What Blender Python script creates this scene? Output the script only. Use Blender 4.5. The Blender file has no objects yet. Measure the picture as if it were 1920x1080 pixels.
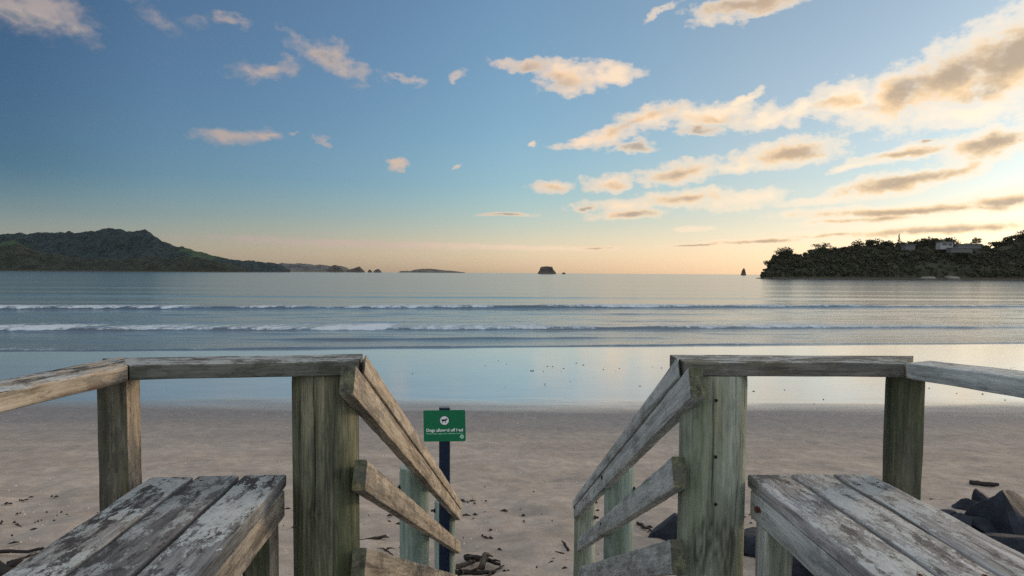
import bpy, bmesh, math, random
import numpy as np
from mathutils import Vector, Matrix, noise as mnoise

S = bpy.context.scene
COL = S.collection
R = math.radians

# ------------------------------------------------------------------ camera
F = 1280.0                       # focal length in photo pixels (24 mm on 36 mm)
CAM = Vector((0.0, 0.0, 4.0))    # four metres above the sea
PITCH, ROLL, SHIFT = R(3.04), R(0.36), 0.0206
cam = bpy.data.cameras.new('camera'); cam.lens = 24; cam.sensor_width = 36
cam.shift_y = SHIFT; cam.clip_start = 0.05; cam.clip_end = 60000
camo = bpy.data.objects.new('camera', cam); COL.objects.link(camo)
CROT = Matrix.Rotation(R(90) - PITCH, 3, 'X') @ Matrix.Rotation(ROLL, 3, 'Z')
camo.matrix_world = Matrix.Translation(CAM) @ CROT.to_4x4()
S.camera = camo

def ray(px, py):
    return (CROT @ Vector(((px - 960) / F, -(py - 540 - SHIFT * 1920) / F, -1))).normalized()
def at(px, py, D):
    d = ray(px, py); return CAM + d * (D / d.y)
def atz(px, py, z):
    d = ray(px, py); return CAM + d * ((z - CAM.z) / d.z)

# ------------------------------------------------------------------ render
S.render.engine = 'CYCLES'
S.view_settings.view_transform = 'Standard'; S.view_settings.look = 'None'
S.view_settings.exposure = 0.0; S.view_settings.gamma = 1.0
S.cycles.use_denoising = False
S.cycles.max_bounces = 6; S.cycles.transparent_max_bounces = 8
S.cycles.sample_clamp_indirect = 6

# ------------------------------------------------------------------ sun
SUN_AZ, SUN_EL = R(58), R(10)     # azimuth to the right of the view, just above the headland
sl = bpy.data.lights.new('sun', 'SUN'); sl.energy = 1.9; sl.angle = R(12); sl.color = (1.0, 0.72, 0.45)
so = bpy.data.objects.new('sun', sl); COL.objects.link(so)
sd = Vector((math.sin(SUN_AZ) * math.cos(SUN_EL), math.cos(SUN_AZ) * math.cos(SUN_EL), math.sin(SUN_EL)))
so.rotation_euler = sd.to_track_quat('Z', 'Y').to_euler()
so.location = (20, 10, 30)

# ------------------------------------------------------------------ node helper
class NT:
    def __init__(s, tree): s.t = tree; s.n = tree.nodes; s.l = tree.links
    def new(s, typ, **kw):
        n = s.n.new(typ)
        for k, v in kw.items():
            setattr(n, k, v)
        return n
    def link(s, a, b): s.l.new(a, b)
    def inp(s, sock, v):
        if hasattr(v, 'is_output'): s.l.new(v, sock)
        else: sock.default_value = v
    def math(s, op, a, b=0.0, c=0.0, clamp=False):
        n = s.new('ShaderNodeMath', operation=op, use_clamp=clamp)
        for i, v in enumerate((a, b, c)): s.inp(n.inputs[i], v)
        return n.outputs[0]
    def vmath(s, op, a, b=(0, 0, 0)):
        n = s.new('ShaderNodeVectorMath', operation=op)
        s.inp(n.inputs[0], a); s.inp(n.inputs[1], b)
        return n.outputs['Value'] if op in ('LENGTH', 'DOT_PRODUCT') else n.outputs[0]
    def vscale(s, a, f):
        n = s.new('ShaderNodeVectorMath', operation='SCALE'); s.inp(n.inputs[0], a); s.inp(n.inputs[3], f)
        return n.outputs[0]
    def sstep(s, v, lo, hi, o0=0.0, o1=1.0):
        n = s.new('ShaderNodeMapRange', interpolation_type='SMOOTHSTEP')
        s.inp(n.inputs[0], v)
        for i, q in enumerate((lo, hi, o0, o1)): s.inp(n.inputs[1 + i], q)
        return n.outputs[0]
    def lin(s, v, lo, hi, o0=0.0, o1=1.0):
        n = s.new('ShaderNodeMapRange'); s.inp(n.inputs[0], v)
        for i, q in enumerate((lo, hi, o0, o1)): s.inp(n.inputs[1 + i], q)
        return n.outputs[0]
    def noise(s, vec, scale, detail=4, rough=0.55, dist=0.0, color=False):
        n = s.new('ShaderNodeTexNoise'); s.inp(n.inputs['Vector'], vec)
        n.inputs['Scale'].default_value = scale; n.inputs['Detail'].default_value = detail
        n.inputs['Roughness'].default_value = rough; n.inputs['Distortion'].default_value = dist
        return n.outputs['Color' if color else 'Fac']
    def mapping(s, vec, loc=(0, 0, 0), rot=(0, 0, 0), sc=(1, 1, 1), typ='POINT'):
        n = s.new('ShaderNodeMapping', vector_type=typ); s.inp(n.inputs[0], vec)
        n.inputs[1].default_value = loc; n.inputs[2].default_value = rot; n.inputs[3].default_value = sc
        return n.outputs[0]
    def mix(s, f, a, b, mode='MIX'):
        n = s.new('ShaderNodeMix', data_type='RGBA', blend_type=mode)
        s.inp(n.inputs[0], f)
        s.inp(n.inputs[6], a if hasattr(a, 'is_output') else (*a[:3], 1)); s.inp(n.inputs[7], b if hasattr(b, 'is_output') else (*b[:3], 1))
        return n.outputs[2]
    def ramp(s, v, stops):
        n = s.new('ShaderNodeValToRGB'); s.inp(n.inputs[0], v)
        e = n.color_ramp.elements
        while len(e) < len(stops): e.new(0.5)
        for q, (p, c) in zip(e, stops): q.position = p; q.color = (*c, 1)
        return n.outputs[0]
    def bump(s, h, strength, dist=0.01, normal=None):
        n = s.new('ShaderNodeBump'); n.inputs['Strength'].default_value = strength
        n.inputs['Distance'].default_value = dist; s.inp(n.inputs['Height'], h)
        if normal is not None: s.link(normal, n.inputs['Normal'])
        return n.outputs[0]

# ------------------------------------------------------------------ world: sky and clouds
W = bpy.data.worlds.new('World'); S.world = W; W.use_nodes = True
w = NT(W.node_tree); w.n.clear()
SKY_STRENGTH = 0.15
sky = w.new('ShaderNodeTexSky', sky_type='NISHITA', sun_disc=False)
sky.sun_elevation = SUN_EL; sky.sun_rotation = SUN_AZ
sky.altitude = 0; sky.air_density = 1.0; sky.dust_density = 1.0; sky.ozone_density = 3.0

def azel(px, py):
    d = ray(px, py)
    return math.degrees(math.atan2(d.x, d.y)), math.degrees(math.asin(d.z))

# clouds: (x, y, half width, half height, rise to the right in degrees, faintness 0..1) in the direction they are seen
BRIGHT = [
 (1895,118,140,105,28,0),(1780,155,140,74,25,0),(1670,182,115,54,20,0),(1580,186,75,36,12,0),(1512,205,42,28,50,.25),
 (1440,222,85,20,4,.1),(1330,218,100,23,4,.05),(1215,222,70,26,12,.05),(1150,246,60,20,22,.1),(1090,268,48,11,14,.2),
 (1400,190,36,10,25,.3),(1008,275,13,5,0,.3),(1830,215,120,24,0,.1),
 (985,125,58,18,-5,.45),(1070,140,72,30,-10,.15),(1150,140,46,24,0,.2),(1060,165,40,14,0,.6),
 (1190,275,44,15,0,.45),(1310,247,60,12,0,.55),(1470,288,110,27,5,.05),(1400,312,60,14,5,.3),(1275,325,74,23,8,.05),
 (1145,341,52,18,5,.15),(1040,350,48,13,5,.2),(1290,372,84,17,3,.15),(1390,376,90,19,5,.45),(1170,383,90,15,2,.4),
 (1175,401,75,12,4,.15),(1100,392,24,7,0,.25),(950,402,52,5,0,.35),(1850,275,105,34,10,0),(1690,288,105,15,5,.2),
 (1750,267,18,5,0,.3),(1680,345,140,22,8,.05),(1800,318,90,24,20,.3),(1590,312,40,10,12,.4),(1700,394,270,14,1,.1),(1870,372,110,18,8,.1),
 (1760,430,270,13,2,.1),(1420,452,110,6,2,.3),(1570,372,130,10,3,.5),(1125,466,45,4,0,.4),(1300,428,45,7,0,.55),
 (1620,412,150,9,2,.4),(1560,440,150,5,2,.45),(1300,460,80,3,2,.5),
 (640,456,330,8,-1,.42),(900,463,260,6,-1,.5),
 (50,15,120,46,0,.12),(130,50,70,28,-30,.55),(290,30,80,32,-30,.90),(370,45,40,14,0,.92),(432,40,32,14,0,.42),
 (495,132,72,20,10,.48),(625,112,84,30,-18,.60),(745,145,60,10,-10,.85),(550,55,45,16,-20,.95),(425,258,58,16,2,.12),(490,255,40,13,0,.2),
 (562,250,14,4,0,.6),(608,262,20,10,-20,.68),(745,311,20,8,20,.3),(848,310,12,5,10,.85),(860,148,22,16,30,.85),
 (1400,5,110,24,0,.2),(1345,40,60,20,0,.78),(1240,20,50,10,30,.9)]
DARK = [
 (1895,105,120,62,25,0),(1790,138,105,46,22,0),(1705,170,75,34,20,.2),(1565,190,40,12,10,.6),(1640,195,60,14,0,.65),(1850,165,90,22,15,.45),
 (1175,235,50,12,22,.5),(1230,215,40,12,10,.65),(1340,225,70,10,0,.75),(985,128,52,14,0,.55),(1060,150,50,18,0,.6),
 (1190,274,46,16,0,.0),(1310,248,60,10,0,.05),(1480,287,75,16,6,.15),(1270,326,50,14,12,.25),(1145,345,36,9,0,.65),(1040,352,36,8,0,.6),
 (1285,373,55,9,3,.3),(1190,402,60,9,4,.15),(1100,392,24,7,0,0),(950,402,50,5,0,.3),(1860,272,80,20,8,.05),(1690,288,80,8,3,.3),(1750,267,18,5,0,0),
 (1690,342,120,15,8,.15),(1790,322,60,12,20,.5),(1700,396,250,9,1,.2),(1880,376,90,12,6,.2),(1770,432,240,9,2,.25),(1420,453,100,5,2,.1),
 (1620,412,120,6,2,.4),(1125,466,45,4,0,.35),(1560,441,120,4,2,.45),(1300,460,80,3,2,.3),
 (1400,4,110,22,0,0),(60,45,120,20,-10,.3),(290,30,80,30,-30,.35),(630,112,60,20,-15,.35),(480,140,50,10,0,.55)]

tc = w.new('ShaderNodeTexCoord')
sep = w.new('ShaderNodeSeparateXYZ'); w.link(w.vmath('NORMALIZE', tc.outputs['Generated']), sep.inputs[0])
az = w.math('MULTIPLY', w.math('ARCTAN2', sep.outputs[0], sep.outputs[1]), 180 / math.pi)
el = w.math('MULTIPLY', w.math('ARCSINE', sep.outputs[2]), 180 / math.pi)
cmb = w.new('ShaderNodeCombineXYZ'); w.link(az, cmb.inputs[0]); w.link(el, cmb.inputs[1])
P = cmb.outputs[0]
# billow: distort the directions before the cloud shapes are looked up
flat = w.mapping(P, sc=(1, 1.7, 1))
n1 = w.vmath('SUBTRACT', w.noise(flat, 0.32, 4, 0.5, color=True), (0.5, 0.5, 0.5))
n2 = w.vmath('SUBTRACT', w.noise(flat, 1.1, 4, 0.55, color=True), (0.5, 0.5, 0.5))
warp = w.vmath('ADD', w.vmath('MULTIPLY', n1, (3.4, 1.9, 0)), w.vmath('MULTIPLY', n2, (1.0, 0.8, 0)))
calm = w.new('ShaderNodeCombineXYZ'); w.link(w.sstep(el, 1, 12, .8, 1.0), calm.inputs[0]); w.link(w.sstep(el, 1.5, 13, .22, 1.0), calm.inputs[1])   # flatter sheets low down
warp = w.vmath('MULTIPLY', warp, calm.outputs[0])
PW = w.vmath('ADD', P, warp)
def field(vec, items, k):
    acc = None
    for (x, y, a, b, rot, c) in items:
        A, E = azel(x, y)
        A1, E1 = azel(x + 10, y); A2, E2 = azel(x, y + 10)
        sx, sy = (A1 - A) / 10, (E - E2) / 10
        m = w.mapping(vec, (A, E, -c), (0, 0, R(rot)), (a * sx, b * sy, 1), 'TEXTURE')
        d = w.vmath('LENGTH', m)
        acc = d if acc is None else w.math('SMOOTH_MIN', acc, d, k)
    return acc
fb = field(PW, BRIGHT, 0.14)
tail = w.new('ShaderNodeCombineXYZ'); w.link(w.math('MULTIPLY', fb, 1e-6), tail.inputs[2])   # evaluate the second set after the first
PD = w.vmath('ADD', w.vmath('ADD', P, w.vmath('MULTIPLY', warp, (0.9, 0.9, 0))), tail.outputs[0])
fd = field(PD, DARK, 0.14)
fine = w.noise(w.mapping(P, sc=(1, 1.4, 1)), 0.75, 7, 0.60)
finec = w.math('SUBTRACT', fine, 0.5)
fb2 = w.math('ADD', fb, w.math('MULTIPLY', finec, 1.55))
fd2 = w.math('ADD', fd, w.math('MULTIPLY', finec, 1.0))
veil = w.noise(w.mapping(P, sc=(.8, 1.6, 1)), 0.45, 7, 0.6)
crisp = w.math('ADD', w.sstep(fb2, 1.24, 0.84, 0, .56), w.sstep(fb2, .95, 0.22, 0, .44))
soft = w.sstep(fb2, 1.32, 0.12)                       # the clouds away from the sun are thin and wispy
side = w.sstep(az, -24, -2)
mask = w.math('ADD', w.math('MULTIPLY', crisp, side), w.math('MULTIPLY', soft, w.math('SUBTRACT', 1.0, side)))
mask = w.math('MULTIPLY', mask, w.sstep(veil, .2, .5, .80, 1.0))
dark = w.math('MULTIPLY', w.sstep(fd2, 1.5, -.25), w.sstep(mask, .3, .9))
# how near to the sun a direction is
cs = w.vmath('DOT_PRODUCT', w.vmath('NORMALIZE', tc.outputs['Generated']), tuple(sd))
near = w.lin(cs, 0.1, 0.98)
lit = w.ramp(near, [(0.0, (0.42, 0.36, 0.35)), (0.3, (0.60, 0.46, 0.38)), (0.55, (0.98, 0.74, 0.54)), (0.75, (1.08, 0.86, 0.62)), (1.0, (1.18, 1.02, .80))])
shd = w.ramp(near, [(0.0, (0.20, 0.23, 0.27)), (0.4, (0.33, 0.32, 0.32)), (0.62, (0.50, 0.39, 0.31)), (0.8, (0.58, 0.42, 0.28)), (1.0, (0.50, 0.39, 0.28))])
glow = w.ramp(near, [(0.0, (0.50, 0.42, 0.38)), (0.5, (0.92, 0.62, 0.38)), (1.0, (1.10, .74, .36))])
ccol = w.mix(w.math('MULTIPLY', w.sstep(dark, .0, .42), .8), lit, glow)
ccol = w.mix(w.sstep(dark, .22, .88), ccol, shd)
ccol = w.vscale(ccol, 1.0 / SKY_STRENGTH)
above = w.sstep(el, -0.2, 0.3)
m2 = w.math('MULTIPLY', w.math('MULTIPLY', mask, 0.93), above)
# clear-air tint: deeper blue away from the sun, warm low band at dawn
aw = w.lin(az, -180, 180)
def azs(lst): return [((a + 180) / 360, c) for a, c in lst]
tint = w.ramp(aw, azs([(-180, (.8, .9, 1.)), (-90, (.55, .75, .95)), (-50, (.26, .46, .64)), (-36, (.19, .41, .58)), (-27, (.40, .66, .84)), (-13, (.58, .85, 1.)), (0, (.76, 1.05, 1.12)), (19, (.99, 1.02, .97)), (36, (.80, .93, .95)), (58, (.75, .74, .66)), (80, (.8, .75, .65)), (120, (.9, .95, 1.))]))
tint = w.mix(w.sstep(el, 8, 1), tint, w.ramp(aw, azs([(-180, (.8, .85, .9)), (-40, (.50, .62, .80)), (-20, (.72, .76, .86)), (0, (.90, .92, .95)), (20, (1., .92, .85)), (36, (1., .85, .70))])))
low = w.ramp(w.lin(el, 0, 12), [(0.0, (2.2, 1.62, 1.35)), (0.16, (2.0, 1.45, 1.2)), (0.35, (1.5, 1.22, 1.05)), (0.6, (1.12, 1.05, 1.0)), (1.0, (1., 1., 1.))])
low = w.mix(w.sstep(az, 0, 30, 1.0, 0.45), (1, 1, 1), low)
clear = w.mix(1.0, w.mix(1.0, sky.outputs[0], tint, 'MULTIPLY'), low, 'MULTIPLY')
# towards the sun the sky saturates softly
over = w.vscale(w.vmath('ADD', w.vscale(clear, SKY_STRENGTH * .30), (1, 1, 1)), 1 / 1.10)
clear = w.vmath('DIVIDE', clear, over)
hs = w.new('ShaderNodeHueSaturation'); hs.inputs['Saturation'].default_value = .86; w.link(clear, hs.inputs['Color']); clear = hs.outputs[0]
final = w.mix(m2, clear, ccol)
# bright fill added to the unseen sky overhead and behind, lifting the foreground
sky_fill = w.math('MAXIMUM', w.sstep(w.math('ABSOLUTE', az), 62, 105), w.sstep(el, 34, 58))
sky_fill = w.math('MULTIPLY', sky_fill, w.sstep(w.noise(flat, .05, 5, .6), .25, .62, .45, 1.0))
sky_fill = w.math('MULTIPLY', sky_fill, above)
final = w.mix(sky_fill, final, [q / SKY_STRENGTH for q in (1.0, 1.01, 1.02)])
bg = w.new('ShaderNodeBackground'); w.link(final, bg.inputs[0]); bg.inputs[1].default_value = SKY_STRENGTH
wo = w.new('ShaderNodeOutputWorld'); w.link(bg.outputs[0], wo.inputs[0])
W.cycles.sampling_method = 'MANUAL'; W.cycles.sample_map_resolution = 1024

# ------------------------------------------------------------------ object helpers
def tag(o, label=None, cat=None, group=None, kind=None):
    if label: o['label'] = label
    if cat: o['category'] = cat
    if group: o['group'] = group
    if kind: o['kind'] = kind
    return o
def thing(name, loc, label, cat, group=None):
    o = bpy.data.objects.new(name, None); COL.objects.link(o); o.location = loc
    o.empty_display_size = 0.1
    return tag(o, label, cat, group)
def mesh_obj(name, verts, faces, mat, parent=None, mw=None, smooth=True, sharp=40, attrs=None):
    me = bpy.data.meshes.new(name)
    me.from_pydata([tuple(v) for v in verts], [], [tuple(f) for f in faces]); me.update()
    if attrs:
        for k, a in attrs.items():
            at_ = me.attributes.new(k, 'FLOAT', 'POINT'); at_.data.foreach_set('value', np.asarray(a, np.float32))
    if smooth:
        me.shade_smooth()
        if sharp: me.set_sharp_from_angle(angle=R(sharp))
    if mat: me.materials.append(mat)
    o = bpy.data.objects.new(name, me); COL.objects.link(o)
    mw = mw or Matrix.Identity(4)
    if parent is not None:
        o.parent = parent
        mw = Matrix.Translation(-parent.location) @ mw
    o.matrix_local = mw
    return o
def np_mesh(name, V, Fq, mat, parent=None, smooth=True, attrs=None):
    """fast mesh from numpy vertices (n,3) and faces (m,k)"""
    me = bpy.data.meshes.new(name)
    me.vertices.add(len(V)); me.vertices.foreach_set('co', np.asarray(V, np.float32).ravel())
    k = Fq.shape[1]
    me.loops.add(Fq.size); me.loops.foreach_set('vertex_index', np.asarray(Fq, np.int32).ravel())
    me.polygons.add(len(Fq)); me.polygons.foreach_set('loop_start', np.arange(0, Fq.size, k, dtype=np.int32))
    me.update(calc_edges=True); me.validate()
    if attrs:
        for n, a in attrs.items():
            q = me.attributes.new(n, 'FLOAT', 'POINT'); q.data.foreach_set('value', np.asarray(a, np.float32))
    me.polygons.foreach_set('use_smooth', np.full(len(me.polygons), smooth)); me.update()
    if mat: me.materials.append(mat)
    o = bpy.data.objects.new(name, me); COL.objects.link(o)
    if parent is not None:
        o.parent = parent; o.location = -parent.location
    return o
def grid_faces(nr, nc):
    i = np.arange(nr - 1)[:, None] * nc + np.arange(nc - 1)[None]
    return np.stack([i, i + 1, i + nc + 1, i + nc], -1).reshape(-1, 4)
def material(name):
    m = bpy.data.materials.new(name); m.use_nodes = True
    t = NT(m.node_tree); t.n.clear()
    b = t.new('ShaderNodeBsdfPrincipled'); o = t.new('ShaderNodeOutputMaterial'); t.link(b.outputs[0], o.inputs[0])
    return m, t, b
def setp(t, b, color=None, rough=None, spec=None, normal=None, metal=None):
    if color is not None: t.inp(b.inputs['Base Color'], color if hasattr(color, 'is_output') else (*color, 1))
    if rough is not None: t.inp(b.inputs['Roughness'], rough)
    if spec is not None: t.inp(b.inputs['Specular IOR Level'], spec)
    if metal is not None: t.inp(b.inputs['Metallic'], metal)
    if normal is not None: t.link(normal, b.inputs['Normal'])
def plain(name, color, rough=0.6, var=0.25, scale=8, spec=0.3):
    m, t, b = material(name)
    tc = t.new('ShaderNodeTexCoord')
    n = t.noise(tc.outputs['Object'], scale, 5)
    c = t.mix(n, [q * (1 - var) for q in color], [min(1, q * (1 + var)) for q in color])
    setp(t, b, c, rough, spec)
    return m
def vnoise(x, y, z=0.0, s=1.0):
    return mnoise.noise(Vector((x * s, y * s, z)))

# ------------------------------------------------------------------ beach and sea shape
def water_line(x):                       # where the swash ends, further out to the right
    return 36.0 + 0.13 * x + 0.25 * np.sin(x * 0.23 + 1) + 0.12 * np.sin(x * 0.71)
def beach_z(x, y):
    x = np.asarray(x, float); y = np.asarray(y, float)
    dw = water_line(x)
    dry = np.where(y < 19.5, 0.13 + (19.5 - y) * 0.079, 0)
    dry = np.where(y < 5.0, 0.13 + 14.5 * 0.079 + (5.0 - y) * 0.03, dry)
    t = (y - 19.5) / (dw - 19.5)
    wet = np.where(t < 1, 0.13 * (1 - t), -(y - dw) * 0.02)
    return np.where(y < 19.5, dry, wet)
def on_sand(px, py):
    d = ray(px, py); lo, hi = 1.0, 60.0
    for _ in range(50):
        m = (lo + hi) / 2; p = CAM + d * (m / d.y)
        if p.z > float(beach_z(p.x, p.y)): lo = m
        else: hi = m
    p = CAM + d * (lo / d.y); p.z = float(beach_z(p.x, p.y)); return p

# sand material: dry, damp and mirror-wet by distance from the water
def sand_material():
    m, t, b = material('sand')
    tc = t.new('ShaderNodeTexCoord'); P_ = tc.outputs['Object']
    sp = t.new('ShaderNodeSeparateXYZ'); t.link(P_, sp.inputs[0])
    big = t.noise(t.mapping(P_, sc=(.12, .5, .5)), 1.0, 4)
    y = t.math('ADD', sp.outputs[1], t.math('MULTIPLY', t.math('SUBTRACT', big, .5), 4.2))
    wetf = t.sstep(y, 18.0, 21.3)
    damp = t.sstep(y, 11.0, 18.5)
    grain = t.noise(P_, 90, 3, .7); mid = t.noise(P_, 5, 6, .65); patch = t.noise(t.mapping(P_, sc=(.35, 1.2, 1)), 1.2, 5, .6)
    c = t.mix(t.sstep(patch, .35, .7), (.365, .318, .275), (.465, .408, .355))
    c = t.mix(t.sstep(mid, .3, .75), t.vscale(c, .74), c)
    c = t.mix(t.sstep(grain, .35, .7), t.vscale(c, .82), c)
    dc = t.mix(t.sstep(mid, .3, .75), (.155, .150, .154), (.205, .198, .198))
    c = t.mix(damp, c, dc)
    c = t.mix(wetf, c, t.mix(t.sstep(patch, .3, .7), (.25, .235, .21), (.33, .305, .27)))
    r = t.lin(damp, 0, 1, .95, .62)
    streak = t.noise(t.mapping(P_, sc=(.5, 2.2, 1)), 1.5, 6, .7)
    rw = t.lin(streak, .3, .7, .10, .22)
    r = t.mix(wetf, r, rw)
    foot = t.noise(t.mapping(P_, sc=(1, 1.3, 1)), 2.6, 3, .5)
    h = t.math('ADD', t.math('MULTIPLY', mid, .35), t.math('MULTIPLY', foot, 1.0))
    h = t.math('ADD', h, t.math('MULTIPLY', grain, .12))
    n1 = t.bump(t.math('MULTIPLY', h, t.lin(wetf, 0, 1, 1.0, 0.0)), 0.85, 0.06)
    rip = t.noise(t.mapping(P_, sc=(1.2, 3.0, 1)), 4.0, 4, .6)
    n2 = t.bump(t.math('MULTIPLY', rip, wetf), 0.05, 0.02, n1)
    setp(t, b, c, r, t.lin(wetf, 0, 1, .25, 1.0), n2)
    b.inputs['IOR'].default_value = 1.33
    t.link(t.math('MULTIPLY', wetf, 1.0), b.inputs['Coat Weight']); b.inputs['Coat Roughness'].default_value = .11
    b.inputs['Coat IOR'].default_value = 1.9; t.link(n2, b.inputs['Coat Normal'])
    return m
M_SAND = sand_material()
ys = np.concatenate([np.linspace(-14, 4, 40), np.linspace(4.05, 20, 330), np.linspace(20.1, 48, 140), np.linspace(49, 140, 20)])
us = np.linspace(-1, 1, 420)
Y = np.repeat(ys[:, None], len(us), 1); X = us[None] * (np.maximum(Y, 6) * 0.95 + 14)
Z = beach_z(X, Y)
rough = np.zeros_like(Z)
for j in range(Z.shape[0]):
    yy = ys[j]
    if 3 < yy < 19:
        a = 0.075 * (1 - max(0, (yy - 8) / 11))
        for i in range(Z.shape[1]):
            x = X[j, i]
            rough[j, i] = a * (mnoise.noise(Vector((x * .9, yy * .9, 3))) + .6 * mnoise.noise(Vector((x * 2.3, yy * 2.3, 9))) + .35 * mnoise.noise(Vector((x * 5.5, yy * 5.5, 1))))
Z = Z + rough
beach = np_mesh('beach', np.stack([X, Y, Z], -1).reshape(-1, 3), grid_faces(len(ys), len(us)), M_SAND)
tag(beach, kind='structure')

# ------------------------------------------------------------------ sea
#        (distance, tilt, height, front width, back width, foam left, foam right, foam depth)
WAVES = [(36.9, .13, .070, .28, 1.8, .42, .34, 1.6), (41.5, .11, .080, .38, 2.0, .14, .08, .8), (44.5, .09, .035, .5, 2.0, .30, .20, 1.2),
         (48.2, .10, .17, .60, 5.0, .72, .58, 7.0), (56.0, .12, .05, .8, 4.0, .30, .18, 3.0), (66.0, .13, .06, .9, 4.0, .22, .14, 3.0),
         (77.0, .15, .31, 1.0, 8.0, .80, .46, 9.0), (92.0, .10, .07, 2.0, 6.0, 0, 0, 1), (110.0, .05, .15, 2.8, 8.0, 0, 0, 1), (132.0, .04, .09, 4, 10, 0, 0, 1), (165.0, .05, .12, 6, 14, 0, 0, 1),
         (235.0, .02, .13, 9, 22, 0, 0, 1), (350.0, .0, .16, 14, 30, 0, 0, 1)]
rr = np.concatenate([np.arange(33.6, 52, .11), np.arange(52, 73, .3), np.arange(73, 86, .14), np.arange(86, 104, .8),
                     np.arange(104, 124, .6), np.geomspace(124, 420, 130), np.geomspace(424, 15000, 110)])
us = np.linspace(-1, 1, 560)
Rr = np.repeat(rr[:, None], len(us), 1); X = us[None] * (Rr * 0.86 + 16)
tiltf = np.clip(1 - (Rr - 60) / 400, 0, 1)
Y = Rr + .12 * X * tiltf
Z = np.zeros_like(Y); FO = np.zeros_like(Y); CH = np.zeros_like(Y)
rng = np.random.default_rng(4)
xs = X
def n1(x, wl, seed):
    """smooth random line, -1..1, with wavelength wl metres"""
    tb = np.random.default_rng(seed).uniform(-1, 1, 4096); u = x / wl + 2048; i = np.floor(u).astype(int); f = u - i; f = f * f * (3 - 2 * f)
    i = np.clip(i, 0, 4094); return tb[i] * (1 - f) + tb[i + 1] * f
for k, (d0, tl, A, wf, wb, fl, fr, fd_) in enumerate(WAVES):
    mea = sum(a * np.sin(xs * f + p) for a, f, p in zip((.004 * d0, .0025 * d0, .0012 * d0), rng.uniform(.5, 1.2, 3) * np.array([4., 11, 34]) / d0, rng.uniform(0, 6, 3)))
    s_ = Y - (d0 + tl * xs + mea)
    lr = np.clip((xs / d0 + .75) / 1.5, 0, 1)
    amp = A * (1 + .22 * n1(xs, .25 * d0, k) + .13 * n1(xs, .05 * d0, 10 + k) + .08 * n1(xs, .015 * d0, 20 + k) + .05 * n1(xs, .006 * d0, 30 + k))
    if k == 1: amp = amp * np.clip((xs / d0 + .5) * 5, 0, 1) * np.clip((.35 - xs / d0) * 5, .15, 1)
    h = amp * np.where(s_ < 0, np.exp(-(s_ / wf) ** 2), np.exp(-(s_ / wb) ** 2))
    Z += h
    fk = fl + (fr - fl) * lr
    fk = fk * (1 + .34 * n1(xs, .20 * d0, 60 + k) + .30 * n1(xs, .05 * d0, 70 + k) + .26 * n1(xs, .016 * d0, 80 + k) + .22 * n1(xs, .006 * d0, 90 + k))
    FO = np.maximum(FO, fk * np.where(s_ < 0, np.clip((np.exp(-(s_ / wf) ** 2) - .10 - .45 * (1 - fk)) / .45, 0, 1), np.exp(-(s_ / fd_) ** 2)))
    CH = np.maximum(CH, np.where(s_ < 0, np.exp(-(s_ / wf) ** 2), np.exp(-(s_ / (wb * 1.5)) ** 2)) * (A > .04))
# chop between the breakers
near_ = np.clip((88 - Rr) / 20, 0, 1)
chop = np.zeros_like(Z)
for f, a in ((.55, .02), (1.1, .014), (2.3, .009)):
    for q in range(4):
        th = rng.uniform(-.9, .9); p = rng.uniform(0, 6.3)
        chop += a * .5 * np.sin(f * rng.uniform(.7, 1.4) * (Y * math.cos(th) * 1.6 + xs * math.sin(th)) + p)
swl = np.clip((Y - water_line(xs) + .6) / 6, 0, 1)
Z += chop * near_ * swl + np.where(Rr > 5000, -0.0, 0)
Z += -.012 * (1 - swl)
def sea_material():
    m, t, b = material('sea_water')
    geo = t.new('ShaderNodeNewGeometry'); P_ = geo.outputs['Position']
    sp = t.new('ShaderNodeSeparateXYZ'); t.link(P_, sp.inputs[0])
    fo = t.new('ShaderNodeAttribute', attribute_name='foam').outputs['Fac']
    y = sp.outputs[1]
    fn = t.noise(t.mapping(P_, sc=(.8, .8, 2.0)), 2.2, 6, .75)
    fm = t.sstep(t.math('ADD', fo, t.math('MULTIPLY', t.math('SUBTRACT', fn, .5), 2.0)), .40, .95)
    fleck = t.math('MULTIPLY', t.sstep(t.noise(t.mapping(P_, sc=(.5, 1.6, 1)), 1.6, 6, .8), .60, .74), t.sstep(y, 78, 45, 0, .35))
    fm = t.math('MAXIMUM', fm, fleck)
    c = t.mix(t.sstep(y, 30, 120), (.10, .12, .13), (.040, .065, .085))
    c = t.mix(fm, c, t.mix(t.noise(P_, 3.5, 4, .7), (.26, .34, .41), (.58, .64, .69)))
    nearw = t.sstep(y, 95, 55)
    r1 = t.noise(t.mapping(P_, sc=(.45, 1.0, 1)), 2.6, 7, .72)
    r2 = t.noise(t.mapping(P_, sc=(.10, .45, 1)), .35, 5, .6)
    n1 = t.bump(r1, .30, .05)
    nb = n1.node; t.link(t.lin(nearw, 0, 1, .07, .36), nb.inputs['Strength'])
    n2 = t.bump(r2, .09, .25, n1)
    setp(t, b, c, t.math('MAXIMUM', t.math('MULTIPLY', fm, .85), t.lin(nearw, 0, 1, .16, .13)), .5, n2)
    b.inputs['IOR'].default_value = 1.5
    return m
sea = np_mesh('sea', np.stack([X, Y, Z], -1).reshape(-1, 3), grid_faces(len(rr), len(us)), sea_material(), attrs={'foam': FO.ravel()})
tag(sea, kind='structure')

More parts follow.
